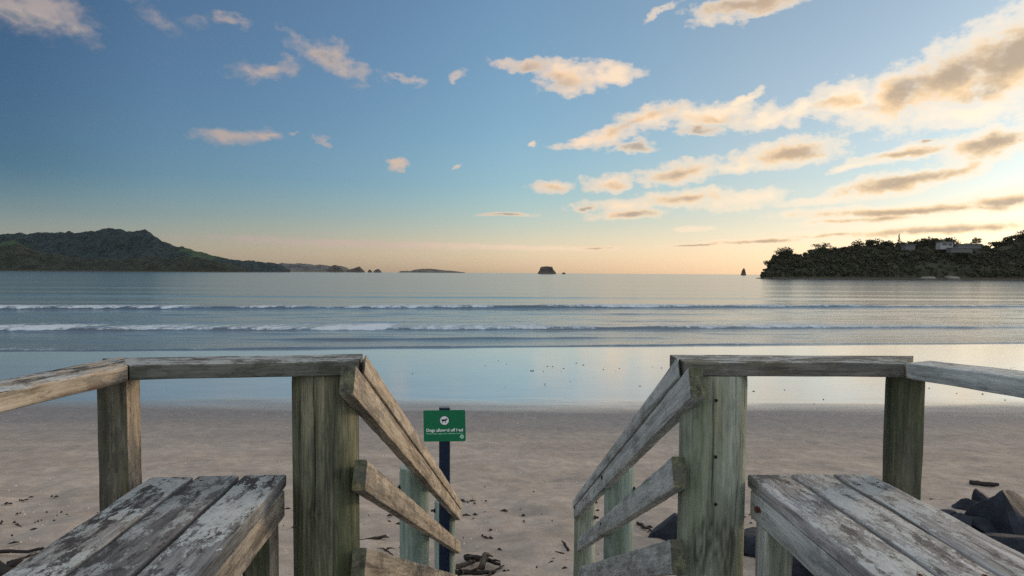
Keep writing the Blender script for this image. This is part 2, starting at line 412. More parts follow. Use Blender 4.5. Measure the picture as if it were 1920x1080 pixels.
# ------------------------------------------------------------------ weathered timber
def wood(name, tones, mildew=.5, lichen=.5, green=0.0, rust=0.0, streaks=0.0, fine=1.0):
    """tones: dark, middle, pale. Local X runs along the grain."""
    m, t, b = material(name)
    tc = t.new('ShaderNodeTexCoord'); oi = t.new('ShaderNodeObjectInfo')
    off = t.new('ShaderNodeCombineXYZ')
    for k in range(3): t.link(t.math('MULTIPLY', oi.outputs['Random'], 37.0 + 11 * k), off.inputs[k])
    P_ = t.vmath('ADD', tc.outputs['Object'], off.outputs[0])
    geo = t.new('ShaderNodeNewGeometry'); ns = t.new('ShaderNodeSeparateXYZ'); t.link(geo.outputs['Normal'], ns.inputs[0])
    top = t.sstep(ns.outputs[2], .6, .9)
    wob = t.vscale(t.vmath('SUBTRACT', t.noise(P_, 2.5, 3, color=True), (.5, .5, .5)), .03)
    G = t.vmath('ADD', P_, wob)
    g1 = t.noise(t.mapping(G, sc=(2.2, 26, 26)), 1.0, 7, .68)
    g2 = t.noise(t.mapping(G, sc=(5, 120, 120)), 1.0, 4, .65)
    grain = t.math('ADD', t.math('MULTIPLY', g1, .62), t.math('MULTIPLY', g2, .38))
    c = t.ramp(grain, [(.36, tones[0]), (.49, tones[1]), (.62, tones[2])])
    # long stains
    st = t.noise(t.mapping(P_, sc=(1.6, 9, 9)), 1.0, 5, .6)
    c = t.mix(t.math('MULTIPLY', t.sstep(st, .52, .72), .55), c, [q * .45 for q in tones[0]])
    if green:
        gm = t.noise(t.mapping(P_, sc=(1.5, 6, 6)), 1.0, 4, .6)
        c = t.mix(t.math('MULTIPLY', t.sstep(gm, .40, .66), green), c, (.085, .120, .050))
        ym = t.noise(t.mapping(P_, loc=(9, 3, 5), sc=(.8, 8, 8)), 1.0, 4, .6)
        c = t.mix(t.math('MULTIPLY', t.sstep(ym, .58, .72), green * .8), c, (.23, .19, .055))
    if streaks:
        sm = t.noise(t.mapping(P_, loc=(3, 8, 1), sc=(.9, 26, 26)), 1.0, 5, .65)
        c = t.mix(t.math('MULTIPLY', t.sstep(sm, .54, .70), streaks), c, (.022, .024, .022))
    # black mildew in ragged patches, mostly on upward faces
    mm = t.noise(t.mapping(P_, sc=(7, 17, 17)), 1.0, 9, .76)
    mm2 = t.noise(P_, 1.7, 3, .5)
    mf = t.sstep(t.math('ADD', mm, t.math('MULTIPLY', t.math('SUBTRACT', mm2, .5), .45)), .505, .575)
    mf = t.math('MULTIPLY', mf, t.lin(top, 0, 1, mildew * .45, mildew))
    # pale crusty lichen
    lm = t.noise(t.mapping(P_, loc=(4, 7, 2), sc=(9, 21, 21)), 1.0, 9, .78)
    lm2 = t.noise(t.mapping(P_, loc=(1, 2, 8)), 2.1, 3, .5)
    lf = t.sstep(t.math('ADD', lm, t.math('MULTIPLY', t.math('SUBTRACT', lm2, .5), .40)), .475, .53)
    lf = t.math('MULTIPLY', lf, t.lin(top, 0, 1, lichen * .15, lichen))
    c = t.mix(mf, c, (.042, .041, .043))
    lcol = t.mix(t.noise(P_, 45, 3), (.28, .305, .31), (.50, .535, .54))
    c = t.mix(lf, c, lcol)
    c = t.mix(t.math('MULTIPLY', t.new('ShaderNodeAttribute', attribute_name='dark').outputs['Fac'], .78), c, (.016, .016, .013))
    if rust:
        rm = t.noise(t.mapping(P_, loc=(2, 2, 9), sc=(3, 5, 5)), 1.0, 3, .5)
        c = t.mix(t.math('MULTIPLY', t.sstep(rm, .66, .74), rust), c, (.16, .045, .012))
    h = t.math('ADD', t.math('MULTIPLY', grain, 1.6), t.math('MULTIPLY', lf, .5))
    h = t.math('SUBTRACT', h, t.math('MULTIPLY', mf, .2))
    setp(t, b, c, .85, .25, t.bump(h, .8 * fine, .006))
    return m
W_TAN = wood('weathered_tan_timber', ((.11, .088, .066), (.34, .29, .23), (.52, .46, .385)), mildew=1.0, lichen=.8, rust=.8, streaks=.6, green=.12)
W_GREY = wood('weathered_grey_timber', ((.15, .165, .165), (.36, .395, .40), (.52, .56, .565)), mildew=.7, lichen=.8, green=.15, streaks=.3)
W_RAIL = wood('dark_weathered_rail', ((.028, .029, .029), (.075, .075, .072), (.15, .148, .14)), mildew=.95, lichen=.6, green=.2)
W_SEAT = wood('lichen_covered_seat', ((.07, .07, .068), (.20, .20, .20), (.34, .34, .335)), mildew=.97, lichen=.92)
W_SEATP = wood('pale_bleached_seat', ((.09, .085, .082), (.30, .30, .305), (.54, .555, .58)), mildew=.8, lichen=.95)
W_SEATD = wood('dark_mildewed_seat', ((.05, .05, .05), (.11, .11, .115), (.20, .205, .21)), mildew=.95, lichen=.55)
W_POSTL = wood('mossy_round_post', ((.035, .042, .028), (.115, .122, .082), (.25, .245, .17)), mildew=.8, lichen=.1, green=.7, streaks=.9)
W_POSTR = wood('green_round_post', ((.10, .12, .10), (.24, .28, .235), (.37, .42, .36)), mildew=.45, lichen=.15, green=.42, streaks=.6)
W_POSTS = wood('treated_pine_post', ((.11, .16, .145), (.20, .275, .25), (.29, .36, .325)), mildew=.3, lichen=.1, green=.3, streaks=.3)
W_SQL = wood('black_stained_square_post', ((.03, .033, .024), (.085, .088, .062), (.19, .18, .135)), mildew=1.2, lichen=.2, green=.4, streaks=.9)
W_SQR = wood('stained_square_post', ((.032, .034, .026), (.085, .088, .066), (.17, .168, .13)), mildew=.9, lichen=.2, green=.45, streaks=.8, rust=.3)
W_DECK = wood('deck_boards', ((.09, .085, .075), (.20, .19, .17), (.30, .29, .26)), mildew=.5, lichen=.3)
M_BOLT = plain('black_steel', (.02, .02, .022), .5)
M_RUST = plain('rusty_nail', (.085, .032, .015), .85)

def ring(wd, ht, bev):
    """rounded rectangle, y 0..wd, z -ht..0, counter-clockwise seen from +x"""
    pts = []
    for cy, cz, a0 in ((wd - bev, -bev, 0), (bev, -bev, 90), (bev, -ht + bev, 180), (wd - bev, -ht + bev, 270)):
        for k in range(4):
            a = R(a0 + k * 30); pts.append((cy + bev * math.cos(a), cz + bev * math.sin(a)))
    return pts
def beam_geo(L, wd, ht, bev=.004, wear=.0016, seed=0, w2=None, h2=None, m0=0, m1=0):
    n = max(4, int(L / .03)); prof = []; verts = []; faces = []
    for i in range(n + 1):
        u = i / n; x = u * L
        W_ = wd + ((w2 or wd) - wd) * u; H_ = ht + ((h2 or ht) - ht) * u
        bb = bev * (1 + .9 * mnoise.noise(Vector((x * 9, seed * 3.1, 0))))
        if i in (0, n): bb = bev * 1.3
        for (y, z) in ring(W_, H_, max(.0015, bb)):
            d = Vector((mnoise.noise(Vector((x * 7, y * 14 + seed, z * 14))), mnoise.noise(Vector((x * 7 + 40, y * 14 + seed, z * 14))), mnoise.noise(Vector((x * 5 + 80, y * 14, z * 14 + seed)))))
            e = .0 if 0 < i < n else .5
            verts.append((x + (m0 * (1 - u) + m1 * u) * y + d.x * wear * e, y + d.y * wear, z + d.z * wear))
        prof.append(16)
    for i in range(n):
        for k in range(16):
            a = i * 16 + k; b_ = i * 16 + (k + 1) % 16
            faces.append((a, b_, b_ + 16, a + 16))
    faces.append(tuple(range(15, -1, -1))); faces.append(tuple(n * 16 + k for k in range(16)))
    return verts, faces
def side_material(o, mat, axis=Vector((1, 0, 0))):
    """faces turned towards an axis take a second material"""
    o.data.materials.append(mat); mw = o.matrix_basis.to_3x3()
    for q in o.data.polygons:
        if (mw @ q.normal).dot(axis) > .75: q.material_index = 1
SEED = [0]
def beam(name, parent, p0, p1, toward, wd, ht, mat, bev=.004, up=(0, 0, 1), w2=None, h2=None, wear=.0016, m0=0, m1=0):
    """a timber whose top edge runs from p0 to p1; its width goes 'toward' (a horizontal direction), its height down"""
    p0, p1, tw = Vector(p0), Vector(p1), Vector(toward)
    x = (p1 - p0).normalized(); y = (tw - x * tw.dot(x)).normalized(); z = x.cross(y)
    if z.dot(Vector(up)) < 0:
        p0, p1 = p1, p0; x = -x; z = x.cross(y); w2, wd, h2, ht = (wd if w2 else None), (w2 or wd), (ht if h2 else None), (h2 or ht); m0, m1 = -m1, -m0
    mw = Matrix((x, y, z)).transposed().to_4x4(); mw.translation = p0
    SEED[0] += 1
    v, f = beam_geo((p1 - p0).length, wd, ht, bev, wear, SEED[0], w2, h2, m0, m1)
    return mesh_obj(name, v, f, mat, parent, mw)
def round_post(name, parent, top, length, r0, mat, cracks=(), seed=0, knots=()):
    """a round pole hanging from its top down; local X points down"""
    nz = max(20, int(length / .03)); na = 200; V = []; Fc = []; DK = []
    for i in range(nz + 1):
        x = length * i / nz
        for k in range(na):
            a = 2 * math.pi * k / na
            r = r0 * (1 + .012 * mnoise.noise(Vector((math.cos(a) * 1.2, math.sin(a) * 1.2, x * 1.3 + seed))) + .005 * mnoise.noise(Vector((math.cos(a) * 9, math.sin(a) * 9, x * 1.5 + seed))))
            if i == 0: r *= .985
            dk = 0.0
            for (ac, x0, x1, wdt, dep) in cracks:
                if x0 <= x <= x1:
                    cen = R(ac) + .22 * mnoise.noise(Vector((x * 2.2, seed, ac)))
                    da = (a - cen + math.pi) % (2 * math.pi) - math.pi
                    e = math.exp(-(da / wdt) ** 2) * min(1, (x1 - x) / .12, (x - x0) / .05 + .3)
                    r -= dep * e; dk = max(dk, e)  # the groove's occlusion darkness is put into the colour too
            for (ka, kx, kr) in knots:
                da = (a - R(ka) + math.pi) % (2 * math.pi) - math.pi
                q = math.hypot(da * r0, (x - kx) * .72) / kr * (1 + .25 * mnoise.noise(Vector((x * 20, a * 6, seed))))
                if q < 1.3:
                    e = max(0, 1 - q) ** .5; dk = max(dk, (.55 + .45 * math.sin(q * 22)) * min(1, max(0, (1.25 - q) * 3)) * .9); r += .008 * max(0, 1 - q)
            DK.append(dk)
            V.append((x, r * math.cos(a), r * math.sin(a)))
    for i in range(nz):
        for k in range(na):
            a = i * na + k; b_ = i * na + (k + 1) % na
            Fc.append((a, a + na, b_ + na, b_))
    Fc.append(tuple(range(na))); Fc.append(tuple(nz * na + k for k in range(na - 1, -1, -1)))
    # local X -> world down, local Y -> world +X, local Z -> world -Y (angle 90 faces the viewer)
    mw = Matrix(((0, 1, 0), (0, 0, -1), (-1, 0, 0))).to_4x4(); mw.translation = Vector(top)
    return mesh_obj(name, V, Fc, mat, parent, mw, sharp=50, attrs={'dark': DK})
def bolt(parent, p, d, r=.011, L=.03, mat=None):
    d = Vector(d).normalized(); bm = bmesh.new()
    bmesh.ops.create_cone(bm, segments=6, radius1=r, radius2=r * .9, depth=L, cap_ends=True)
    bmesh.ops.create_cone(bm, segments=16, radius1=r * 1.7, radius2=r * 1.7, depth=.004, cap_ends=True, matrix=Matrix.Translation((0, 0, -L / 2 + .002)))
    me = bpy.data.meshes.new('bolt'); bm.to_mesh(me); bm.free(); me.materials.append(mat or M_BOLT)
    o = bpy.data.objects.new('bolt', me); COL.objects.link(o); o.parent = parent
    q = d.to_track_quat('Z', 'Y'); o.rotation_euler = q.to_euler(); o.location = Vector(p) + d * (L / 2 - .004) - parent.location
    return o

DECK_Z = 2.91
XP, XM = Vector((1, 0, 0)), Vector((-1, 0, 0))
# --- stair railings: three round posts, a capped handrail and two lower rails each
railL = thing('stair_railing', (-.6, 2.15, DECK_Z), 'left railing of the beach steps, tan rails on green round posts beside the sign', 'railing', 'railings beside the steps')
railR = thing('stair_railing', (.64, 2.15, DECK_Z), 'right railing of the beach steps, blue grey timber rails on pale green round posts', 'railing', 'railings beside the steps')
def zpost(y): return 4 - (.25 + .466 * (y - 2.08)) - .02
round_post('post', railL, (-.590, 2.150, 3.684), 1.6, .1025, W_POSTL, cracks=((96, .0, .55, .018, .005), (120, .05, .42, .022, .003), (64, .45, 1.4, .020, .003)), seed=3, knots=((95, .42, .022), (58, .30, .015)))
round_post('post', railL, (-.560, 3.90, 4 - 1.125), 1.65, .085, W_POSTS, seed=8)
round_post('post', railL, (-.558, 5.68, 4 - 1.925), 1.2, .087, W_POSTS, seed=12)
round_post('post', railR, (.640, 2.150, 3.690), 1.6, .1025, W_POSTR, cracks=((108, .0, .45, .018, .003), (62, .3, 1.0, .016, .003)), seed=23, knots=((98, .535, .066), (70, .95, .03)))
round_post('post', railR, (.628, 3.90, 4 - 1.118), 1.65, .085, W_POSTS, seed=28)
round_post('post', railR, (.626, 5.68, 4 - 1.905), 1.2, .087, W_POSTR, seed=32)
def capped_rail(rl, A, B, out, mat):
    ax = (B - A).normalized(); dn = Vector((0, 0, -1)); dn = (dn - ax * dn.dot(ax)).normalized()
    beam('cap_rail', rl, A, B, out, .058, .060, mat, m0=2.6)
    o_ = out * .008 + dn * .0615
    hb = beam('handrail', rl, A + o_ - ax * .085, B + o_ - ax * .02, out, .042, .088, mat)
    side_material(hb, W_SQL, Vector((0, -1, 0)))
capped_rail(railL, at(687, 664, 2.09), at(866, 942, 5.82), XM, W_TAN)
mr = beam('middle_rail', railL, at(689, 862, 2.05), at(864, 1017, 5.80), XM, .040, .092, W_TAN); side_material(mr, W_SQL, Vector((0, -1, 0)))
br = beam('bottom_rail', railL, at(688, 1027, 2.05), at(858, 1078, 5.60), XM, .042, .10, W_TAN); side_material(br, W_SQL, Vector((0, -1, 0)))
capped_rail(railR, at(1270, 668, 2.09), at(1073, 939, 5.82), XP, W_GREY)
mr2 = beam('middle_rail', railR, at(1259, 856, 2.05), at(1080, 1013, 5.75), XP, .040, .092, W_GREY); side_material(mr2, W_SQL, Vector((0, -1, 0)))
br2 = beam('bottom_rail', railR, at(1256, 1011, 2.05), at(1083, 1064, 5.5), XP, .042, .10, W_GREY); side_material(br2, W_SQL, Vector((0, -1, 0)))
for rl, sx in ((railL, -1), (railR, 1)):
    x0 = -.645 if sx < 0 else .713
    bolt(rl, (x0, 3.86, 2.76), (sx, 0, 0)); bolt(rl, (x0, 5.64, 2.0 if sx < 0 else 1.95), (sx, 0, 0))
for (px, py, D) in ((1290, 750, 2.05), (1343, 751, 2.047), (1342, 857, 2.047), (1342, 946, 2.047)):
    if px > 1300: bolt(railR, at(px, py, D), (0, -1, 0), .003, .004)
for (px, py, D, rl, sx) in ((1122, 895, 3.9, railR, -1), (1124, 982, 3.9, railR, -1), (1123, 1070, 3.9, railR, -1), (1081, 952, 5.5, railR, -1),
                            (820, 912, 3.9, railL, 1), (818, 990, 3.9, railL, 1)):
    q = at(px, py, D); q.x = (.524 if sx < 0 else -.446); bolt(rl, q, (sx, 0, 0), .008, .008)

# --- platform railings: flat top rails on a square post
drL = thing('platform_railing', (-1.21, 2.09, DECK_Z), 'dark flat topped railing round the left bench on a black stained square post', 'railing', 'railings round the benches')
drR = thing('platform_railing', (1.24, 2.13, DECK_Z), 'flat topped railing round the right bench with a pale side rail on a square post', 'railing', 'railings round the benches')
q0 = at(243, 685, 1.96); q1 = at(672, 677, 2.055)
beam('cross_rail', drL, q0, q1, Vector((0, 1, 0)), .19, .043, W_RAIL, m0=-.80)
a0 = at(239, 686, 1.955); a1 = at(-190, 777, 1.33)
beam('side_rail', drL, a0, a1, XM, .15, .046, W_TAN, m0=-1.12)
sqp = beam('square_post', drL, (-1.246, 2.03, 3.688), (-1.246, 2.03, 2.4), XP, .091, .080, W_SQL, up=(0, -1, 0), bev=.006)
side_material(sqp, W_TAN)  # right-facing side's sunlit tan put into its colour
q0 = at(1284, 679, 2.055); q1 = at(1696, 681, 2.06)
beam('cross_rail', drR, q0, q1, Vector((0, 1, 0)), .19, .043, W_RAIL, m1=.74)
a0 = at(1699, 680.5, 2.055); a1 = at(2150, 738, 1.20)
beam('side_rail', drR, a0, a1, XP, .15, .047, W_GREY, m0=-1.0)
beam('square_post', drR, (1.203, 2.10, 3.686), (1.203, 2.10, 2.4), XP, .082, .086, W_SQR, up=(0, -1, 0), bev=.006)

# --- benches
def bench(cx, label, boards, mats, fmat, lmat, inward, fasc, legp):
    b_ = thing('bench', (cx, 1.5, DECK_Z), label, 'bench', 'benches either side of the steps')
    for (p0_, p1_, wa, wb), m_ in zip(boards, mats):
        beam('seat_board', b_, p0_, p1_, XP, wa, .040, m_, bev=.005, w2=wb, wear=.003)
    beam('front_beam', b_, fasc[0], fasc[1], -inward, .045, .085, fmat)
    beam('back_beam', b_, fasc[2], fasc[3], inward, .045, .085, fmat)
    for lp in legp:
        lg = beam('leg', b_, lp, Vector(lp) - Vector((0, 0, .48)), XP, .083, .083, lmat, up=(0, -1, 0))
        side_material(lg, fmat, inward)  # inward faces take the beam timber; on left legs the sunlit tan as colour
    return b_
ZS = 3.36
def seat_line(x, y, yaw=.075, y0=.55):        # a board edge from its far end back towards the viewer
    return Vector((x, y, ZS)), Vector((x + yaw * (y - y0), y0, ZS))
bl = []
for x, wd_, y in ((-1.117, .126, 2.085), (-.980, .128, 2.10), (-.839, .130, 2.115)):
    a, c_ = seat_line(x, y); bl.append((a, c_, wd_, None))
f0, f1 = seat_line(-.708, 2.10); g0, g1 = seat_line(-1.11, 2.07)
dz = Vector((0, 0, -.042))
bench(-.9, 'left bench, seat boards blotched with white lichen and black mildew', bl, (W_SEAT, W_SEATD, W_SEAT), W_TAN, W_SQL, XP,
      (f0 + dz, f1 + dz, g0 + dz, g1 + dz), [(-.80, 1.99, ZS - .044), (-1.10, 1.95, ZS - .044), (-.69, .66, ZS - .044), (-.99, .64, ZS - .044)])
bl = []
for x, wd_, y, w2_ in ((.757, .129, 2.152, None), (.898, .126, 2.158, None), (1.036, .122, 2.165, .150)):
    a, c_ = seat_line(x, y, .03); bl.append((a, c_, wd_, w2_))
f0, f1 = seat_line(.760, 2.13, .03); g0, g1 = seat_line(1.15, 2.15, .03)
bench(.95, 'right bench, bleached pale grey seat boards with brown stains, in front of the dark rocks', bl, (W_SEATP, W_SEATP, W_SEATP), W_GREY, W_POSTR, XM,
      (f0 + dz, f1 + dz, g0 + dz, g1 + dz), [(.762, 2.00, ZS - .128), (1.07, 2.02, ZS - .128), (.80, .66, ZS - .128), (1.10, .66, ZS - .128)])

bolt(bpy.data.objects['bench.001'], at(1419, 956, 2.05), (-.8, -.6, 0), .006, .008, M_RUST)
for bn, sx_, xs_ in (('bench', .075, (-1.052, -.916, -.774)), ('bench.001', .03, (.822, .961, 1.10))):
    for xb in xs_:
        for yb in (2.07, 1.42):
            for e in (-.035, .035):
                nl = bolt(bpy.data.objects[bn], (xb + e + sx_ * (2.1 - yb), yb + e * .3, ZS - .0005), (0, 0, 1), .0035, .004, M_RUST); nl.name = 'nail'
# --- deck and steps under them (below the frame)
deck = thing('deck', (0, 1.0, DECK_Z), 'weathered board deck at the head of the beach steps', 'deck')
for i in range(16):
    y = -.1 + i * .145
    beam('deck_board', deck, (-1.3, y, DECK_Z), (1.35, y, DECK_Z), Vector((0, 1, 0)), .139, .035, W_DECK)
steps = thing('steps', (0, 4.0, 1.9), 'timber steps down to the beach between the two railings', 'steps')
for k, xx in enumerate((-.40, .40)):
    beam('stringer', steps, (xx, 2.24, DECK_Z - .12), (xx, 5.9, DECK_Z - .12 - 3.66 * .466), XP if xx > 0 else XM, .045, .22, W_DECK)
for i in range(10):
    y = 2.30 + i * .36; z = DECK_Z - .168 * (i + 1) + .08
    beam('tread', steps, (-.395, y, z), (.395, y, z), Vector((0, 1, 0)), .28, .04, W_DECK)

# ------------------------------------------------------------------ dog sign
M_NAVY = plain('navy_paint', (.004, .014, .036), .45, .2, 30)
M_GREEN = plain('green_sign_face', (.005, .135, .060), .4, .08, 5)
M_WHITE = plain('sign_white', (.66, .70, .72), .5, .05)
M_CAP = plain('dull_post_cap', (.22, .25, .28), .6)
M_INK = plain('sign_navy_ink', (.015, .02, .05), .5, .05)
M_PALE = plain('sign_pale_green', (.30, .58, .46), .5, .05)
SY = 5.50
sg = thing('sign', (-.545, 5.54, 1.2), 'green dog beach notice with white lettering on a navy blue post', 'sign')
tp = at(835.5, 765, SY)
beam('sign_post', sg, (-.588, SY, tp.z), (-.588, SY, 1.0), XP, .087, .05, M_NAVY, up=(0, -1, 0), bev=.003, wear=0)
beam('post_cap', sg, (-.589, SY - .003, tp.z + .014), (-.589, SY - .003, tp.z + .0005), XP, .089, .056, M_CAP, up=(0, -1, 0), bev=.002, wear=0)
ctr = at(833.5, 798.5, SY - .012)
PW_, PH_ = .340, .256
tilt = Matrix.Rotation(R(90), 4, 'X')
SM = Matrix.Translation(ctr) @ Matrix.Rotation(R(-1.1), 4, 'Y') @ tilt      # local x right, y up, z to the viewer
def plate(name, outline, z0, z1, mat, parent):
    n = len(outline); v = [(x, y, z0) for x, y in outline] + [(x, y, z1) for x, y in outline]
    f = [tuple(range(n - 1, -1, -1)), tuple(range(n, 2 * n))] + [(i, (i + 1) % n, n + (i + 1) % n, n + i) for i in range(n)]
    return mesh_obj(name, v, f, mat, parent, SM, smooth=False)
hw, hh, cr = PW_ / 2, PH_ / 2, .008
outl = [(sx * (hw - cr) + cr * math.cos(R(a)), sy * (hh - cr) + cr * math.sin(R(a))) for sx, sy, a0 in ((1, 1, 0), (-1, 1, 90), (-1, -1, 180), (1, -1, 270)) for a in (a0, a0 + 45, a0 + 90)]
panel = plate('sign_panel', outl, -.004, 0, M_GREEN, sg)
def sub_plate(name, outline, z0, z1, mat):
    o = plate(name, outline, z0, z1, mat, sg); o.parent = panel; o.matrix_local = Matrix.Identity(4); return o
circ = lambda cx, cy, r, n=40: [(cx + r * math.cos(2 * math.pi * i / n), cy + r * math.sin(2 * math.pi * i / n)) for i in range(n)]
sub_plate('emblem_ring', circ(-.0, .044, .040), .0004, .0010, M_INK)
sub_plate('emblem_disc', circ(-.0, .044, .0355), .0012, .0018, M_WHITE)
dog = [(-.024, .0), (-.022, .006), (-.016, .010), (.006, .010), (.012, .016), (.016, .021), (.019, .016), (.027, .012), (.026, .008), (.018, .006), (.014, .0), (.013, -.006),
       (.014, -.020), (.010, -.020), (.008, -.007), (-.004, -.005), (-.010, -.007), (-.014, -.013), (-.012, -.020), (-.016, -.020), (-.018, -.012), (-.018, -.004), (-.021, .001), (-.027, .008), (-.029, .006)]
sub_plate('dog_emblem', [(x * 1.0, .044 + y) for x, y in dog], .0020, .0026, M_INK)
sub_plate('badge', circ(.140, -.090, .0165, 24), .0004, .0010, M_PALE)
sub_plate('badge_mark', [(.129, -.092), (.134, -.086), (.140, -.091), (.146, -.086), (.151, -.092), (.146, -.090), (.140, -.096), (.134, -.090)], .0012, .0016, M_GREEN)
def lettering(txt, size, y, width, mat):
    cu = bpy.data.curves.new('lettering', 'FONT'); cu.body = txt; cu.size = size; cu.align_x = 'CENTER'; cu.extrude = .0004; cu.offset = .0009 if size > .02 else .0002
    tmp = bpy.data.objects.new('lettering_tmp', cu); COL.objects.link(tmp)
    bpy.context.view_layer.update()
    me = bpy.data.meshes.new_from_object(tmp.evaluated_get(bpy.context.evaluated_depsgraph_get()))
    bpy.data.objects.remove(tmp); bpy.data.curves.remove(cu)
    xs_ = [v.co.x for v in me.vertices]; k = width / (max(xs_) - min(xs_))
    for v in me.vertices: v.co.x *= k; v.co.y += y; v.co.z += .0010
    me.materials.clear(); me.materials.append(mat)
    o = bpy.data.objects.new('lettering', me); COL.objects.link(o); o.parent = panel; return o
lettering('Dogs allowed off lead', .034, -.046, .296, M_WHITE)
lettering('Please keep dogs under effective control', .017, -.068, .296, M_PALE)

# pale lilac stake by the foot of the right railing
stk = beam('stake', None, at(1078, 1016, 5.86), at(1074, 1100, 5.80), XP, .04, .03, plain('lilac_painted_stake', (.27, .27, .46), .6), up=(0, -1, 0))
tag(stk, 'thin pale lilac stake at the foot of the right railing', 'stake')

# ------------------------------------------------------------------ terrain
def interp(pts, x):
    xs_, ys_ = zip(*pts); return np.interp(x, xs_, ys_)
def fbm(x, y, s, seed, octv=5):
    return mnoise.fractal(Vector((x * s, y * s, seed)), 1.0, 2.0, octv)
def hill_material(name, forest, field, fieldscale, rock, lo=.0):
    m, t, b = material(name)
    geo = t.new('ShaderNodeNewGeometry'); P_ = geo.outputs['Position']
    a = t.new('ShaderNodeAttribute', attribute_name='pasture').outputs['Fac']
    n = t.noise(P_, fieldscale, 6, .65); n2 = t.noise(P_, fieldscale * 6, 5, .7)
    c = t.mix(t.sstep(n2, .35, .65), [q * .55 for q in forest], [q * 1.5 for q in forest])
    pf = t.sstep(t.math('ADD', a, t.math('MULTIPLY', t.math('SUBTRACT', n, .5), 1.6)), .45, .60)
    c = t.mix(pf, c, t.mix(n2, [q * .75 for q in field], [q * 1.25 for q in field]))
    sp = t.new('ShaderNodeSeparateXYZ'); t.link(P_, sp.inputs[0])
    low = t.math('MULTIPLY', t.sstep(t.math('ADD', sp.outputs[2], t.math('MULTIPLY', t.math('SUBTRACT', n2, .5), lo * 2.2)), lo, lo * .3), .8 if lo else 0.0)
    c = t.mix(low, c, rock)
    setp(t, b, c, .95, .1)
    return m
def terrain(name, sky_pts, D, depth, nv, prof, mat, bumps, bscale, seed, du=3.0, base_drop=-3.0, pasture=None, Dfun=None, kind='structure', x0=None, x1=None, canopy=0):
    """a ridge whose crest follows the skyline points (photo columns, rows) at distance D, falling to the sea in front and behind"""
    pxs = np.arange(x0 if x0 is not None else sky_pts[0][0], (x1 if x1 is not None else sky_pts[-1][0]) + .01, du)
    vs = np.linspace(0, 1, nv); V = np.zeros((nv, len(pxs), 3)); PA = np.zeros((nv, len(pxs)))
    for i, px in enumerate(pxs):
        Dc = Dfun(px) if Dfun else D
        top = at(px, float(interp(sky_pts, px)), Dc + depth * prof[2])
        H = max(.3, top.z)
        ux = (top.x) / (Dc + depth * prof[2])
        for j, v in enumerate(vs):
            y = Dc + depth * v
            k = float(np.interp(v, prof[0], prof[1]))
            z = H * k
            x = ux * y
            nz = fbm(x, y, bscale, seed) * bumps * H * min(1, k * 1.5) * (1 - .85 * math.exp(-((v - prof[2]) / .07) ** 2))
            z = z + nz if k > .02 else z * 1.0
            if canopy and k > .02: z += canopy * (fbm(x, y, .035, seed + 5, 3) + .3) * min(1, k * 3)
            if j == 0 or j == nv - 1: z = base_drop
            V[j, i] = (x, y, z)
            if pasture: PA[j, i] = pasture(px, v, z)
    o = np_mesh(name, V.reshape(-1, 3), grid_faces(nv, len(pxs)), mat, attrs={'pasture': PA.ravel()})
    if kind: tag(o, kind=kind)
    return o, V, pxs
# bay hills on the left
SK_L = [(-260, 452), (-200, 440), (-120, 446), (-60, 436), (0, 441), (15, 438), (35, 437), (52, 441), (70, 439), (95, 439), (130, 436), (150, 437), (163, 433), (178, 435), (190, 431), (205, 427), (222, 429), (238, 435), (252, 436), (265, 433), (276, 434), (286, 441), (298, 450), (316, 461), (330, 465), (345, 466), (356, 468), (378, 475), (396, 479), (430, 486), (460, 489), (478, 491), (500, 494), (520, 497), (531, 501), (538, 505.5), (545, 507)]
M_HILL = hill_material('bush_covered_hill', (.012, .024, .027), (.028, .052, .028), .0045, (.05, .045, .035), 6)  # bluish forest tone: distance haze put into the colour
def past(px, v, z):
    a = 0.0
    a = .50 * math.exp(-((px - 20) / 75) ** 2) * min(1, max(0, (z - 70) / 60)) * min(1, max(0, (150 - z) / 30))
    a += .52 * math.exp(-((px - 370) / 70) ** 2) * min(1, max(0, (z - 15) / 40))
    return a
terrain('hills', SK_L, 2700, 900, 46, ([0, .03, .10, .35, .6, .7, 1], [-.1, .05, .16, .52, 1, .9, .2], .6), M_HILL, .40, .0048, 2, du=2, pasture=past, canopy=6)
SK_L2 = [(-260, 470), (-100, 466), (0, 465), (30, 464), (60, 468), (90, 476), (130, 484), (190, 489), (240, 487), (290, 484), (340, 486), (390, 490), (420, 494), (445, 499), (462, 505), (470, 507)]
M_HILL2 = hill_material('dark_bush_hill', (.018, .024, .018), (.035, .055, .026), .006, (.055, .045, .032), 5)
terrain('foothills', SK_L2, 2350, 330, 24, ([0, .06, .25, .6, 1], [-.1, .25, .7, 1, .6], .6), M_HILL2, .40, .009, 7, du=2, canopy=7)
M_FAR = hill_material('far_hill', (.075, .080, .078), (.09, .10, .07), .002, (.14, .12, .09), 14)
SK_F = [(515, 497), (528, 493), (545, 494.5), (560, 494), (575, 494.5), (590, 497), (600, 496), (615, 498.5), (640, 499), (650, 502), (656, 506), (662, 509)]
terrain('far_hills', SK_F, 5200, 900, 24, ([0, .05, .3, .6, 1], [-.1, .3, .7, 1, .3], .6), M_FAR, .15, .003, 11, du=1.2, canopy=5)

